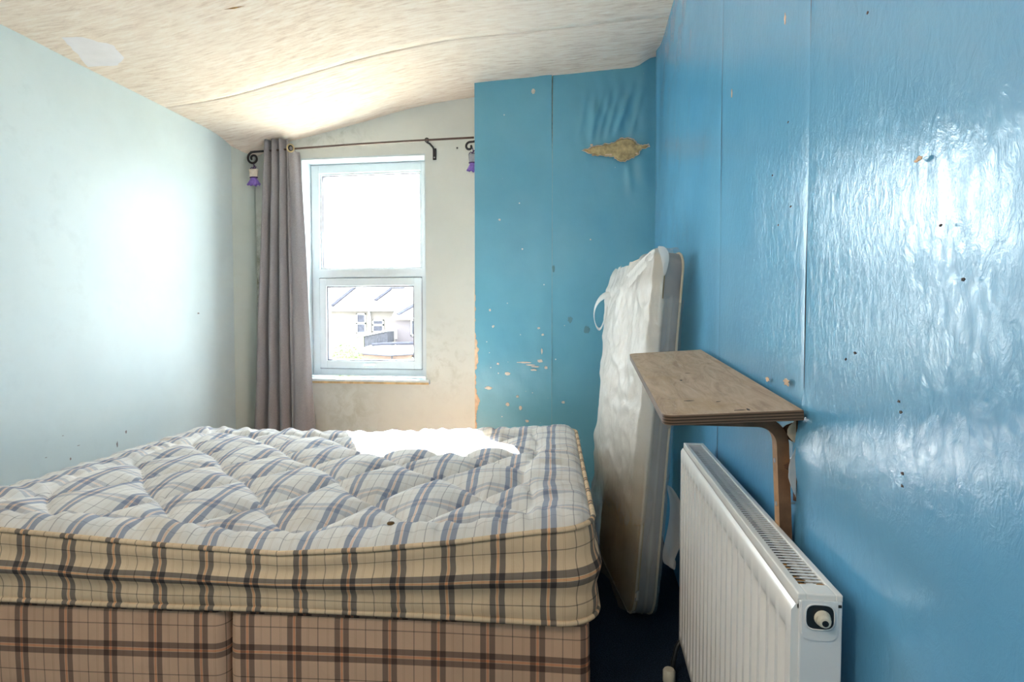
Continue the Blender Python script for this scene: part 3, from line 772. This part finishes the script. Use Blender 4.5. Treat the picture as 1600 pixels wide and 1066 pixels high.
def divan(x0, x1, label):
    e = empty('divan_base', (BO.x, BO.y, 0), (0, 0, TH)); tag(e, label, 'bed base', 'tartan divan halves')
    ol = outline(x0, x1, .012, WID-.02, .032)
    zs = [.05, .06, .10, .16, .22, .27, .296, .308, .315]; ofs = [-.006, 0, .002, .003, .002, .001, 0, -.004, -.014]
    V, UVs = [], []; n = len(ol)
    for z, o in zip(zs, ofs):
        for x, y, nx, ny, s in ol:
            o2 = o + .0025*nz(s*3, z*6, x0); V.append((x+nx*o2, y+ny*o2, z)); UVs.append((s+.03, z*.95+.006*math.sin(s*3)-.188))
    F = [(r_*n+i, r_*n+i+1, (r_+1)*n+i+1, (r_+1)*n+i) for r_ in range(len(zs)-1) for i in range(n-1)]
    m = mesh_obj('upholstered_box', V, F, M_tart_base, e, True, UVs)
    mesh_obj('top_panel', [(x-nx*.012, y-ny*.012, .315) for x, y, nx, ny, s in ol[:-1]], [tuple(range(n-1))], M_tart_base, e, uv=[(x, y) for x, y, nx, ny, s in ol[:-1]])
    mesh_obj('bottom_panel', [(x-nx*.004, y-ny*.004, .05) for x, y, nx, ny, s in ol[:-1]], [tuple(range(n-1))[::-1]], M_dark, e)
    tb = MB().tube([(x-nx*.003, y-ny*.003, .310) for x, y, nx, ny, s in ol[:-1]], .005, 6, closed=True)
    mesh_obj('piping', tb.v, tb.f, M_tart_base, e, True, [(p[0], p[1]) for p in tb.v])
    for px in (x0+.1, x1-.1):
        for py in (.12, WID-.14): MB().lathe((px, py, 0), (0,0,1), [(.02,0),(.024,.01),(.024,.052)], 14).build('leg', M_black, e)
    return e
SP = -1.012
divan(-1.965, SP-.005, 'left half of the tartan divan base, under the mattress')
divan(SP+.006, -.008, 'right half of the tartan divan base, ending beside the gap to the radiator')

# ------------------------------------------------------------------ single mattress in polythene leaning in the corner
se = empty('wrapped_mattress', (.155, 2.125, .003), (0, R(4.3), R(10))); tag(se, 'small mattress in torn cloudy plastic leaning upright on the blue wall', 'mattress')
ST, SW, SH = .092, .66, 1.375      # thickness (x), width (y), height (z)
def rbox(nx_, ny_, nz_, lo, hi, r, disp=None, keep=None):
    """closed rounded box surface; returns verts, faces"""
    vmap = {}; V = []; F = []
    lo = Vector(lo); hi = Vector(hi)
    def vid(i, j, k):
        key = (i, j, k)
        if key not in vmap:
            p = Vector((lo.x+(hi.x-lo.x)*i/nx_, lo.y+(hi.y-lo.y)*j/ny_, lo.z+(hi.z-lo.z)*k/nz_))
            q = Vector((min(max(p.x, lo.x+r), hi.x-r), min(max(p.y, lo.y+r), hi.y-r), min(max(p.z, lo.z+r), hi.z-r)))
            d = p-q
            nrm = d.normalized() if d.length > 1e-9 else Vector((0,0,0))
            p = q + nrm*r
            if disp: p = disp(p, nrm)
            vmap[key] = len(V); V.append(p)
        return vmap[key]
    for j in range(ny_):
        for k in range(nz_):
            F.append((vid(0,j,k), vid(0,j,k+1), vid(0,j+1,k+1), vid(0,j+1,k))); F.append((vid(nx_,j,k), vid(nx_,j+1,k), vid(nx_,j+1,k+1), vid(nx_,j,k+1)))
    for i in range(nx_):
        for k in range(nz_):
            F.append((vid(i,0,k), vid(i+1,0,k), vid(i+1,0,k+1), vid(i,0,k+1))); F.append((vid(i,ny_,k), vid(i,ny_,k+1), vid(i+1,ny_,k+1), vid(i+1,ny_,k)))
    for i in range(nx_):
        for j in range(ny_):
            F.append((vid(i,j,0), vid(i,j+1,0), vid(i+1,j+1,0), vid(i+1,j,0))); F.append((vid(i,j,nz_), vid(i+1,j,nz_), vid(i+1,j+1,nz_), vid(i,j+1,nz_)))
    return V, F
def crad(sy, sz): return .20 if (sy > 0 and sz > 0) else (.07 if sz > 0 else .10)
def corner(p):   # round the four big corners of the slab in the y-z plane
    y, z = p.y, p.z
    for sy in (-1, 1):
        for sz in (-1, 1):
            rc = crad(sy, sz); cy_ = rc if sy < 0 else SW-rc; cz_ = rc if sz < 0 else SH-rc
            if (y-cy_)*sy > 0 and (z-cz_)*sz > 0:
                u, w = (y-cy_)*sy/rc, (z-cz_)*sz/rc
                y = cy_+sy*rc*u*math.sqrt(max(0, 1-min(1, w)**2/2)); z = cz_+sz*rc*w*math.sqrt(max(0, 1-min(1, u)**2/2))
    return Vector((p.x, y, z))
def slab(p, nrm):
    q = corner(p)
    # diamond quilting pressed into the faces
    d = min(abs(((q.z+q.x*1.4+q.y) % .09)-.045), abs(((q.z-q.x*1.4-q.y) % .09)-.045))
    return q - nrm*.003*math.exp(-d/.006)
V, F = rbox(10, 44, 90, (0, 0, 0), (ST, SW, SH), .022, slab)
fm = [1 if (sum(V[i].x for i in q)/4) < .020 else 0 for q in F]
mesh_obj('mattress_body', V, F, parent=se, smooth=True, mats=[M_single, M_single_face], fmat=fm)
def loop_yz(x, inset=0.0, rc=.10):
    pts = []
    for sy, sz, a0 in ((1, 1, 0), (-1, 1, 90), (-1, -1, 180), (1, -1, 270)):
        rc = crad(sy, sz); cy_ = rc if sy < 0 else SW-rc; cz_ = rc if sz < 0 else SH-rc
        for k in range(9):
            a = R(a0+90*k/8); pts.append((x, cy_+(rc-inset)*math.cos(a), cz_+(rc-inset)*math.sin(a)))
    out = []
    for i in range(len(pts)):
        p, q = Vector(pts[i]), Vector(pts[(i+1) % len(pts)]); m = max(1, int((q-p).length/.05))
        out += [p+(q-p)*k/m for k in range(m)]
    return out
for x in (.010, ST-.010): MB().tube(loop_yz(x, .0), .0045, 6, closed=True).build('piping', M_spipe, se, True)
# cloudy polythene bag
def bag(p, nrm):
    q = corner(p)
    t = q.z/SH
    wide = 1 if nrm.x < -.6 else 0
    w1 = noise.noise(Vector((q.y*5+q.z*3, q.z*4-q.y*2, q.x*6))); w2 = 1-abs(noise.noise(Vector((q.y*9-q.z*4, q.z*11, 3.3+q.x*9))))*2
    w3 = 1-abs(noise.noise(Vector((q.y*20+q.z*9, q.z*16-q.y*8, 1.2+q.x*15))))*2
    puff = .010 + .014*w1 + .008*w2 + .004*w3
    if nrm.x < -.3:   # wide side balloons towards the bed
        puff += .036*math.sin(math.pi*min(1, max(0, q.y/SW)))**.7*math.sin(math.pi*min(1, max(0, t*1.02)))**.7 + .020*sstep(.35, .75, q.y/SW)
    if nrm.x > .3: puff = .003
    if nrm.z < -.3: puff = .002
    if nrm.y > .3: puff += .022
    if nrm.y < -.3: puff = .005 + .003*w2 + .002*w3
    return q + nrm*max(.0025, puff)
V, F = rbox(12, 60, 130, (-.003, -.003, .0), (ST+.003, SW+.003, SH+.004), .026, bag)
keepF = []
for q in F:
    c = sum((V[i] for i in q), Vector())/4
    lim = SH + 1
    if c.y < .03 and c.x > .012: lim = 1.20 + .03*nz(c.x*30, 2)
    elif c.x > ST-.01: lim = 1.12
    elif c.y < .25 : lim = 1.40
    elif c.z > SH-.02: lim = SH-.02
    if c.z < lim: keepF.append(q)
used = sorted({i for q in keepF for i in q}); rm = {i: k for k, i in enumerate(used)}
V2 = [V[i] for i in used]; F2 = [tuple(rm[i] for i in q) for q in keepF]
bagO = mesh_obj('plastic_bag', V2, F2, M_plastic, se, True)
at = bagO.data.attributes.new('opacity', 'FLOAT', 'POINT')
vals = []
for p in V2:
    if p.x < .012:     # many layers on the wide side, thinner low down
        o = .93 - .70*sstep(.62, .22, p.z + .45*(p.y-.3) + .10*nz(p.y*4, p.z*4))
        o -= .22*sstep(1.22, 1.28, p.z)
        o = max(o, .18)
    elif p.x < .02: o = .8
    else: o = .26 + .14*max(0, nz(p.x*20, p.y*6, p.z*5)) + .10*math.exp(-((p.x-.045)/.006)**2)
    vals.append(min(.96, o))
at.data.foreach_set('value', vals)
# torn loop of plastic at the far edge, loose frill at the top and a flap behind the radiator
def ribbon(name, pts, wds, side, op):
    pts = [Vector(p) for p in pts]; V = []; F = []
    for p, w in zip(pts, wds):
        for k in range(4): V.append(p + Vector(side)*(w*(k/3-.5)) + Vector((.004*math.sin(k*2.2), 0, 0)))
    for i in range(len(pts)-1):
        for k in range(3): F.append((i*4+k, i*4+k+1, (i+1)*4+k+1, (i+1)*4+k))
    o = mesh_obj(name, V, F, M_plastic, se, True); a = o.data.attributes.new('opacity', 'FLOAT', 'POINT'); a.data.foreach_set('value', [op]*len(V))
    m = o.modifiers.new('round', 'SUBSURF'); m.levels = 2; m.render_levels = 2
    return o
ribbon('torn_strip', [(-.03,.60,1.24),(-.075,.66,1.235),(-.105,.70,1.18),(-.10,.70,1.10),(-.07,.68,1.05),(-.055,.66,1.12),(-.05,.65,1.18)], [.06,.05,.035,.03,.02,.02,.01], (0,.8,.6), .8)
ribbon('torn_frill', [(-.020,.03,1.365),(-.030,.18,1.325),(-.040,.30,1.28),(-.05,.42,1.25),(-.05,.54,1.22),(-.045,.64,1.17)], [.04,.06,.07,.07,.07,.06], (-.05,-.1,-1), .9)
ribbon('torn_fringe', [(-.008,-.008,1.385),(.006,-.014,1.36),(.012,-.014,1.32),(.012,-.012,1.28)], [.03,.035,.02,.006], (1,0,0), .85)
ribbon('loose_flap', [(.095,-.004,.52),(.122,-.02,.47),(.134,-.02,.40),(.128,-.02,.34),(.108,-.03,.28),(.105,-.03,.24),(.118,-.03,.22),(.128,-.02,.26)], [.04,.07,.09,.09,.07,.06,.05,.04], (.35,-.9,0), .5)
# printed lines on the plastic
pr = MB()
for k, (dz, l) in enumerate([(0,.050),(.013,.058),(.026,.045)]):
    for s in range(6):
        y0 = .30 + s*l/6*1.25; pr.add([(-.052, y0, .955-dz-.003+.0006*s*6), (-.052, y0+l/6*.8, .955-dz-.003+.0006*s*6), (-.053, y0+l/6*.8, .955-dz+.004+.0006*s*6), (-.053, y0, .955-dz+.004+.0006*s*6)], [(0,1,2,3)])
pr.build('printed_notice', M_print, bagO)

# ------------------------------------------------------------------ radiator
ry0, ry1, rz0, rz1 = .832, 1.815, .118, .742
rad = empty('radiator', (.31, (ry0+ry1)/2, rz0)); tag(rad, 'white fluted panel radiator below the plywood shelf', 'radiator')
RX = .279
NF = 21; pitch = (ry1-ry0-.03)/NF
def rp(a, b):
    y = ry0 + a*(ry1-ry0); z = rz0 + b*(rz1-.016-rz0)
    ph = ((y-ry0-.015)/pitch) % 1.0
    g = sstep(.15, .22, ph)*sstep(.85, .78, ph)
    inside = 1 if ry0+.015 < y < ry1-.015 else 0
    g *= inside*sstep(.026, .046, z-rz0)*sstep(.040, .062, rz1-.016-z)
    x = RX + .0125*g
    if b > .985: x += .006*(b-.985)/.015
    if b < .015: x += .006*(.015-b)/.015
    return (x, y, z)
us = sorted(set([0, 1] + [min(1, max(0, (.015+pitch*(k+o))/(ry1-ry0))) for k in range(NF) for o in (0, .15, .17, .185, .20, .22, .5, .78, .80, .815, .83, .85)]))
zs = [0, .008, .015, .04, .05, .06, .07, .08, .3, .6, .88, .895, .91, .925, .94, .985, .993, 1]
V = [rp(a, b) for b in zs for a in us]; nu = len(us)
F = [(j*nu+i, j*nu+i+1, (j+1)*nu+i+1, (j+1)*nu+i) for j in range(len(zs)-1) for i in range(nu-1)]
# returns at both ends and the top and bottom lips
for col in (0, nu-1):
    y = V[col][1]; base = len(V)
    for j in range(len(zs)): V.append((RX+.014, y, V[j*nu+col][2]))
    for j in range(len(zs)-1): F.append((j*nu+col, (j+1)*nu+col, base+j+1, base+j))
fp = mesh_obj('front_panel', V, [q[::-1] for q in F], M_rad, rad, True); L(fp)
try: fp.data.set_sharp_from_angle(angle=R(50))
except Exception: pass
L(MB().box((.328, ry0+.004, rz0), (.338, ry1-.004, rz1-.02), .003).build('rear_panel', M_rad, rad))
L(MB().box((RX+.012, ry0+.012, rz0+.012), (.329, ry1-.012, rz0+.03)).build('bottom_channel', M_dark, rad))
fins = MB(); fins.box((RX+.0145, ry0+.008, rz1-.028), (.327, ry1-.008, rz1-.024))  # black sheet under the grille stands in for shade between the slats
for k in range(40): y = ry0+.03+k*(ry1-ry0-.06)/39; fins.box((RX+.016, y, rz0+.04), (.326, y+.0012, rz1-.03))
L(fins.build('fins_and_shade_sheet', M_dark, rad))
tg = MB(); gx0, gx1 = RX+.010, .346
tg.box((gx0-.002, ry0-.002, rz1-.010), (gx0+.010, ry1+.002, rz1), .002); tg.box((gx1-.010, ry0-.002, rz1-.010), (gx1, ry1+.002, rz1), .002)
tg.box((gx0+.009, ry0-.002, rz1-.010), (gx1-.009, ry0+.030, rz1), .002); tg.box((gx0+.009, ry1-.02, rz1-.010), (gx1-.009, ry1+.002, rz1), .002)
tg.box((gx1-.004, ry0, rz1-.03), (gx1, ry1, rz1-.008), .001); tg.box((gx0-.002, ry0, rz1-.022), (gx0+.001, ry1, rz1-.008))
grille = L(tg.build('top_grille', M_rad, rad))
slat0 = None; ns = 86
for k in range(ns):
    y = ry0+.034 + k*(ry1-ry0-.058)/ns
    if slat0 is None:
        m = MB(); m.box((0, 0, 0), (.042, .0050, .0006))
        slat0 = m.build('slat', M_radend, grille); so = slat0
    else:
        so = slat0.copy(); C.objects.link(so); so.parent = grille
    so.location = (gx0+.0075-rad.location.x, y-rad.location.y, rz1-.0040-rz0)
for k, (sy_, x, w) in enumerate([(6,.300,.008),(5,.303,.006),(4,.297,.005),(2,.302,.008),(1,.306,.009),(0,.303,.009),(0,.330,.007)]):
    y = ry0+.034 + sy_*(ry1-ry0-.058)/ns
    f_ = flake('rust_spot', grille, M_rust, (x-rad.location.x, y+.0025-rad.location.y, rz1-.0034-rz0), (1,0,0), (0,1,0), (0,0,1), w, .0028, 300+k, .0006, 12, .5)
en = MB(); en.box((gx0, ry0-.003, rz0+.004), (gx1-.001, ry0+.006, rz1-.0095), .002)
end = L(en.build('end_panel', M_radend, rad))
en2 = MB(); en2.box((gx0, ry1-.006, rz0+.004), (gx1-.001, ry1+.003, rz1-.0095), .002); L(en2.build('end_panel', M_radend, rad))
# vent plate with rounded bottom, dark opening and cream air valve
vx, vz = .3150, .7115
def plate(w, h, y0, y1, rx, z0, z1):
    poly = [(vx-w, z1), (vx-w, z0+rx)] + [(vx-w+rx-rx*math.cos(R(a)), z0+rx-rx*math.sin(R(a))) for a in (22, 45, 68, 90)] + [(vx+w-rx+rx*math.sin(R(a)), z0+rx-rx*math.cos(R(a))) for a in (0, 22, 45, 68, 90)] + [(vx+w, z1)]
    return MB().prism(poly, y0, y1, lambda a, b, c: (a, c, b))
def LE(o, p):
    o.data.transform(Matrix.Translation(-Vector(rad.location))); return o
LE(plate(.0235, 0, ry0-.0046, ry0-.002, .012, .678, .7335).build('vent_plate', M_radend, end), end)
op = MB().prism([(vx+.0185*math.copysign(abs(math.cos(a))**.6, math.cos(a)), vz+.0175*math.copysign(abs(math.sin(a))**.6, math.sin(a))) for a in np.linspace(0, 2*math.pi, 33)[:-1]], ry0-.0052, ry0-.003, lambda a, b, c: (a, c, b))
LE(op.build('opening', M_black, end), end)
LE(MB().tube([(vx+.0190*math.copysign(abs(math.cos(a))**.6, math.cos(a)), ry0-.0055, vz+.0178*math.copysign(abs(math.sin(a))**.6, math.sin(a))) for a in np.linspace(0, 2*math.pi, 33)[:-1]], .0012, 6, closed=True).build('opening_rim', M_radend, end, True), end)
av = LE(MB().lathe((vx+.003, ry0-.004, vz-.001), (-.05,-1,-.05), [(.011,0),(.0105,.004),(.0095,.005),(.009,.010),(.0075,.011),(.0072,.014),(.006,.0145)], 20).build('air_valve', M_cream, end, 'auto'), end)
LE(MB().lathe((vx+.002, ry0-.0182, vz-.002), (-.05,-1,-.05), [(.0042,0),(.0042,.0012),(.0026,.0013),(.0024,.0005)], 16).build('valve_core', M_black, end), end)
LE(MB().box((gx0+.006, ry0-.0045, .7275), (gx0+.013, ry0-.0025, .731)).build('notch', M_dark, end), end)
LE(MB().box((gx1-.012, ry0-.0045, .7255), (gx1-.003, ry0-.0025, .729)).build('notch', M_dark, end), end)
# far valve with its white cap and pipe
pv = MB(); pv.tube([(.262, 1.815, .0), (.262, 1.815, .05), (.275, 1.83, .09), (.30, 1.835, .13)], .0075, 10); L(pv.build('feed_pipe', M_black, rad, True))
L(MB().lathe((.247, 1.790, .0), (0,0,1), [(.017,0),(.019,.004),(.019,.036),(.015,.042)], 18).build('valve_cap', M_cream, rad, 'auto'))
L(MB().box((.336, ry0+.15, rz0+.05), (XR, ry0+.18, rz1-.1)).build('wall_hanger', M_rad, rad)); L(MB().box((.336, ry1-.18, rz0+.05), (XR, ry1-.15, rz1-.1)).build('wall_hanger', M_rad, rad))

# ------------------------------------------------------------------ plywood shelf hanging loose from the wall
sh = empty('wall_shelf', (.362, 1.036, .966)); tag(sh, 'worn plywood shelf on bentwood brackets tilting off the blue wall', 'shelf')
sh.rotation_euler = (R(3.4), R(-3.8), R(-.4))   # its far end rides high and its outer edge droops
SWD, SLN, STH = .234, .940, .0182
def shelf_poly(r=.020, n=6):
    pts = [(0, 0), (0, SLN)]
    for (cx_, cy_, a0) in ((-SWD+r, SLN-r, 90), (-SWD+r, r, 180)):
        for k in range(n+1): a = R(a0+90*k/n); pts.append((cx_+r*math.cos(a), cy_+r*math.sin(a)))
    return pts
poly = shelf_poly(); n = len(poly); cen = (-SWD/2, SLN/2)
def ins(p, d): v = Vector((p[0]-cen[0], p[1]-cen[1])); return (p[0]-math.copysign(d, v.x), p[1]-math.copysign(d, v.y))
V = [(*ins(p, .001), 0) for p in poly] + [(*p, -.001) for p in poly] + [(*p, -STH+.001) for p in poly] + [(*ins(p, .001), -STH) for p in poly]
F = [tuple(range(n)), tuple(range(3*n, 4*n))[::-1]]; FMi = [0, 0]
for lv in range(3):
    for i in range(n): F.append((lv*n+i, (lv+1)*n+i, (lv+1)*n+(i+1) % n, lv*n+(i+1) % n)); FMi.append(1)
board = mesh_obj('board', V, F, parent=sh, mats=[M_ply, M_plyedge], fmat=FMi)
bm = bmesh.new(); bm.from_mesh(board.data); bmesh.ops.recalc_face_normals(bm, faces=bm.faces); bm.to_mesh(board.data); bm.free()
for k, (x, y, a, b, m) in enumerate([(-.13,.905,.020,.004,M_palechip),(-.15,.90,.010,.004,M_palechip),(-.15,.36,.004,.008,M_darkchip),(-.12,.46,.008,.003,M_darkchip),(-.10,.02,.012,.003,M_darkchip),(-.085,.024,.003,.012,M_darkchip),(-.17,.12,.012,.003,M_darkchip),(-.12,.10,.006,.003,M_darkchip)]):
    flake('surface_mark', board, m, (x, y, .0), (1,0,0), (0,1,0), (0,0,1), a, b, 400+k, .0004, 12, .5)
def bracket(y, drop, wy):
    bw, th, rad_ = wy, .021, .055
    xo = -.010                      # outer face towards the wall
    z0 = -STH
    outer = []; inner = []
    for k in range(11):
        a = R(90*k/10)              # from vertical leg to horizontal leg
        outer.append((xo-rad_+rad_*math.cos(a), z0-rad_+rad_*math.sin(a))); inner.append((xo-rad_+(rad_-th)*math.cos(a), z0-rad_+(rad_-th)*math.sin(a)))
    outer = [(xo, z0-drop)] + outer + [(-.200, z0)]; inner = [(xo-th, z0-drop)] + inner + [(-.200, z0-th*.55)]
    m = len(outer); V = []; F = []; FM = []
    for (yy) in (y, y+bw):
        V += [(a, yy, b) for a, b in outer] + [(a, yy, b) for a, b in inner]
    for i in range(m-1):
        F.append((i, i+1, m+i+1, m+i)); FM.append(0); F.append((2*m+i, 3*m+i, 3*m+i+1, 2*m+i+1)); FM.append(0)
        F.append((i, 2*m+i, 2*m+i+1, i+1)); FM.append(0); F.append((m+i, m+i+1, 3*m+i+1, 3*m+i)); FM.append(1)
    for i in (0, m-1): F.append((i, m+i, 3*m+i, 2*m+i)); FM.append(1)
    o = mesh_obj('bracket', V, F, parent=sh, mats=[M_bent, M_bent_in], fmat=FM)
    bm = bmesh.new(); bm.from_mesh(o.data); bmesh.ops.recalc_face_normals(bm, faces=bm.faces); bm.to_mesh(o.data); bm.free()
    for dz in (.088, .170):
        s = MB(); s.lathe((xo-th-.0015, y+bw*.5, z0-dz), (1,0,0), [(.0045,0),(.0048,.001),(.002,.0025),(.0016,.0026),(.0016,.064)], 10); s.build('screw', M_screw, o)
    return o
bracket(.050, .275, .028); bracket(.80, .085, .030)

# ------------------------------------------------------------------ outside: houses across the gardens
GZ = -2.85
tag(MB().box((-60, 4.3, GZ-.3), (60, 90, GZ)).build('ground', M_ground), kind='structure')
def house(name, label, loc): e = empty(name, loc); tag(e, label, 'house'); return e
def put(mb, name, mat, e, sub=None):
    o = mb.build(name, mat, e if sub is None else sub); o.data.transform(Matrix.Translation(-Vector(e.location))); return o
def out_window(e, x0, x1, z0, z1, y, mid=None):
    f = MB(); w = .07
    f.box((x0, y-.06, z0), (x0+w, y+.02, z1)); f.box((x1-w, y-.06, z0), (x1, y+.02, z1)); f.box((x0, y-.06, z0), (x1, y+.02, z0+w)); f.box((x0, y-.06, z1-w), (x1, y+.02, z1))
    if mid: f.box((x0, y-.06, mid-.05), (x1, y+.02, mid+.05))
    fo_ = put(f, 'window', M_whitep, e)
    put(MB().box((x0+w*.5, y-.02, z0+w*.5), (x1-w*.5, y-.012, z1-w*.5)), 'pane', M_slate, e, fo_)
A = house('terraced_house', 'pale terraced house with a tall white window, seen through the lower pane', (-12.3, 30, GZ))
put(MB().box((-17.5, 30, GZ), (-9.6, 36, 1.75)), 'wall', M_render, A)
def slope(x0, x1, y0, z0, y1, z1, th=.12):
    return MB().add([(x0,y0,z0),(x1,y0,z0),(x1,y1,z1),(x0,y1,z1),(x0,y0,z0-th),(x1,y0,z0-th),(x1,y1,z1-th),(x0,y1,z1-th)], [(0,1,2,3),(7,6,5,4),(0,4,5,1),(1,5,6,2),(2,6,7,3),(3,7,4,0)])
rA = put(slope(-17.6, -9.4, 29.75, 1.72, 33.4, 4.45), 'roof', M_tile, A)
put(MB().tube([(-14.0, 29.9, 1.9), (-13.24, 31.5, 3.08), (-12.9, 32.3, 3.68)], .12, 6), 'ridge_tile', M_slate, A, rA)
put(MB().tube([(-11.68, 30.35, 2.2), (-11.12, 31.2, 2.86)], .11, 6), 'ridge_tile', M_slate, A, rA)
put(MB().box((-11.3, 31.3, 2.75), (-10.35, 32.0, 3.25), .04), 'dormer', M_slate, A, rA)
put(MB().box((-17.5, 29.62, 1.60), (-9.5, 29.74, 1.70)), 'gutter', M_whitep, A)
put(MB().tube([(-11.88, 29.9, 1.68), (-11.82, 29.9, 1.3), (-11.82, 29.9, GZ)], .05, 8), 'downpipe', M_whitep, A)
out_window(A, -12.62, -12.08, .38, 1.47, 30, .93); out_window(A, -11.70, -11.07, .45, 1.13, 30, .85)
B = house('terraced_house', 'pinkish grey rendered house with a small white window at the right of the pane', (-8.3, 27, GZ))
put(MB().box((-9.40, 27, GZ), (-4.5, 29.6, 1.26)), 'wall', M_grey_r, B)
rB = put(slope(-9.5, -4.4, 26.75, 1.22, 29.6, 3.3), 'roof', M_tile, B)
put(MB().tube([(-9.25, 26.95, 1.38), (-8.30, 27.9, 2.10), (-7.6, 28.6, 2.62)], .11, 6), 'hip_tile', M_slate, B, rB)
put(MB().box((-9.5, 26.62, 1.15), (-4.4, 26.75, 1.25)), 'gutter', M_whitep, B)
out_window(B, -8.60, -8.02, .34, 1.14, 27)
put(MB().box((-9.39, 26.9, .2), (-9.30, 27.02, .66)), 'downpipe', M_whitep, B)
D = empty('outbuilding', (-9.8, 26, GZ)); tag(D, 'dark speckled outbuilding with a sloping roof between the two houses', 'outbuilding')
put(MB().prism([(-10.55, GZ), (-10.55, .34), (-9.42, .58), (-9.42, GZ)], 26, 26.9, lambda a, b, c: (a, c, b)), 'wall', M_spk, D)
put(MB().prism([(-10.62, .34), (-10.62, .42), (-9.42, .66), (-9.42, .58)], 25.9, 27, lambda a, b, c: (a, c, b)), 'roof', M_flat, D)
G = empty('garden_wall', (-11.0, 26.1, GZ)); tag(G, 'pale green sloping garden wall left of the dark outbuilding', 'garden wall')
put(MB().prism([(-12.2, GZ), (-12.2, -.25), (-11.41, .1), (-10.62, .46), (-10.62, GZ)], 26.1, 26.4, lambda a, b, c: (a, c, b)), 'wall', plain('pale_green_render', (.11, .115, .08), .9), G)
put(MB().prism([(-12.2, -.25), (-12.2, -.17), (-11.41, .18), (-10.62, .54), (-10.62, .46), (-11.41, .1)], 26.05, 26.45, lambda a, b, c: (a, c, b)), 'coping', M_whitep, G)
E_ = empty('single_storey_extension', (-8.5, 24, GZ)); tag(E_, 'low brick extension with a flat white roof at the bottom of the pane', 'extension')
put(MB().box((-10.0, 24, GZ), (-5.5, 25.6, -.32)), 'wall', M_brick, E_)
put(MB().add([(-10.15,23.9,-.24),(-8.55,23.8,-.33),(-5.4,23.9,-.12),(-5.4,25.8,-.05),(-10.15,25.8,-.05),(-10.15,23.9,-.34),(-8.55,23.8,-.43),(-5.4,23.9,-.22),(-5.4,25.8,-.15),(-10.15,25.8,-.15)], [(0,1,2,3,4),(9,8,7,6,5),(0,5,6,1),(1,6,7,2),(2,7,8,3),(3,8,9,4),(4,9,5,0)]), 'roof', M_flat, E_)
put(MB().tube([(-10.1,23.86,-.33),(-8.55,23.76,-.42),(-5.4,23.86,-.21)], .03, 6), 'gutter', M_slate, E_)
put(MB().tube([(-8.47, 23.9, -.38), (-8.47, 23.9, GZ)], .035, 8), 'downpipe', M_slate, E_)
out_window(E_, -7.58, -7.22, -.75, -.42, 24)
put(MB().tube([(-10.0,25.5,-.02),(-9.5,25.7,.02),(-5.4,25.7,.12)], .07, 6), 'roof_upstand', M_slate, E_)
bush = empty('garden_shrub', (-9.55, 22, GZ)); tag(bush, 'light green leafy shrub at the lower left of the view outside', 'shrub')
put(MB().tube([(-9.55,22,GZ),(-9.5,22,-1.8),(-9.6,22,-1.0)], [.09,.06,.03], 8), 'stem', M_bent, bush)
lv = MB(); rnd = random.Random(11)
for k in range(2600):
    a = rnd.uniform(0, 2*math.pi); u = rnd.uniform(-1, 1); r = rnd.random()**.4
    p = Vector((-9.6 + .95*r*math.cos(a)*math.sqrt(1-u*u), 22 + .6*r*math.sin(a)*math.sqrt(1-u*u), -.95 + 1.1*r*u - .0))
    p.z -= .25*(p.x+9.6)
    d = Vector((rnd.gauss(0,1), rnd.gauss(0,1), rnd.gauss(0,.6))).normalized(); e2 = d.orthogonal().normalized(); s = rnd.uniform(.03, .06)
    lv.add([p-d*s, p+e2*s*.45, p+d*s, p-e2*s*.45], [(0,1,2,3)])
fo2 = mesh_obj('foliage', lv.v, lv.f, M_leaf, bush); fo2.data.transform(Matrix.Translation(-Vector(bush.location)))
fo2['kind'] = 'stuff'
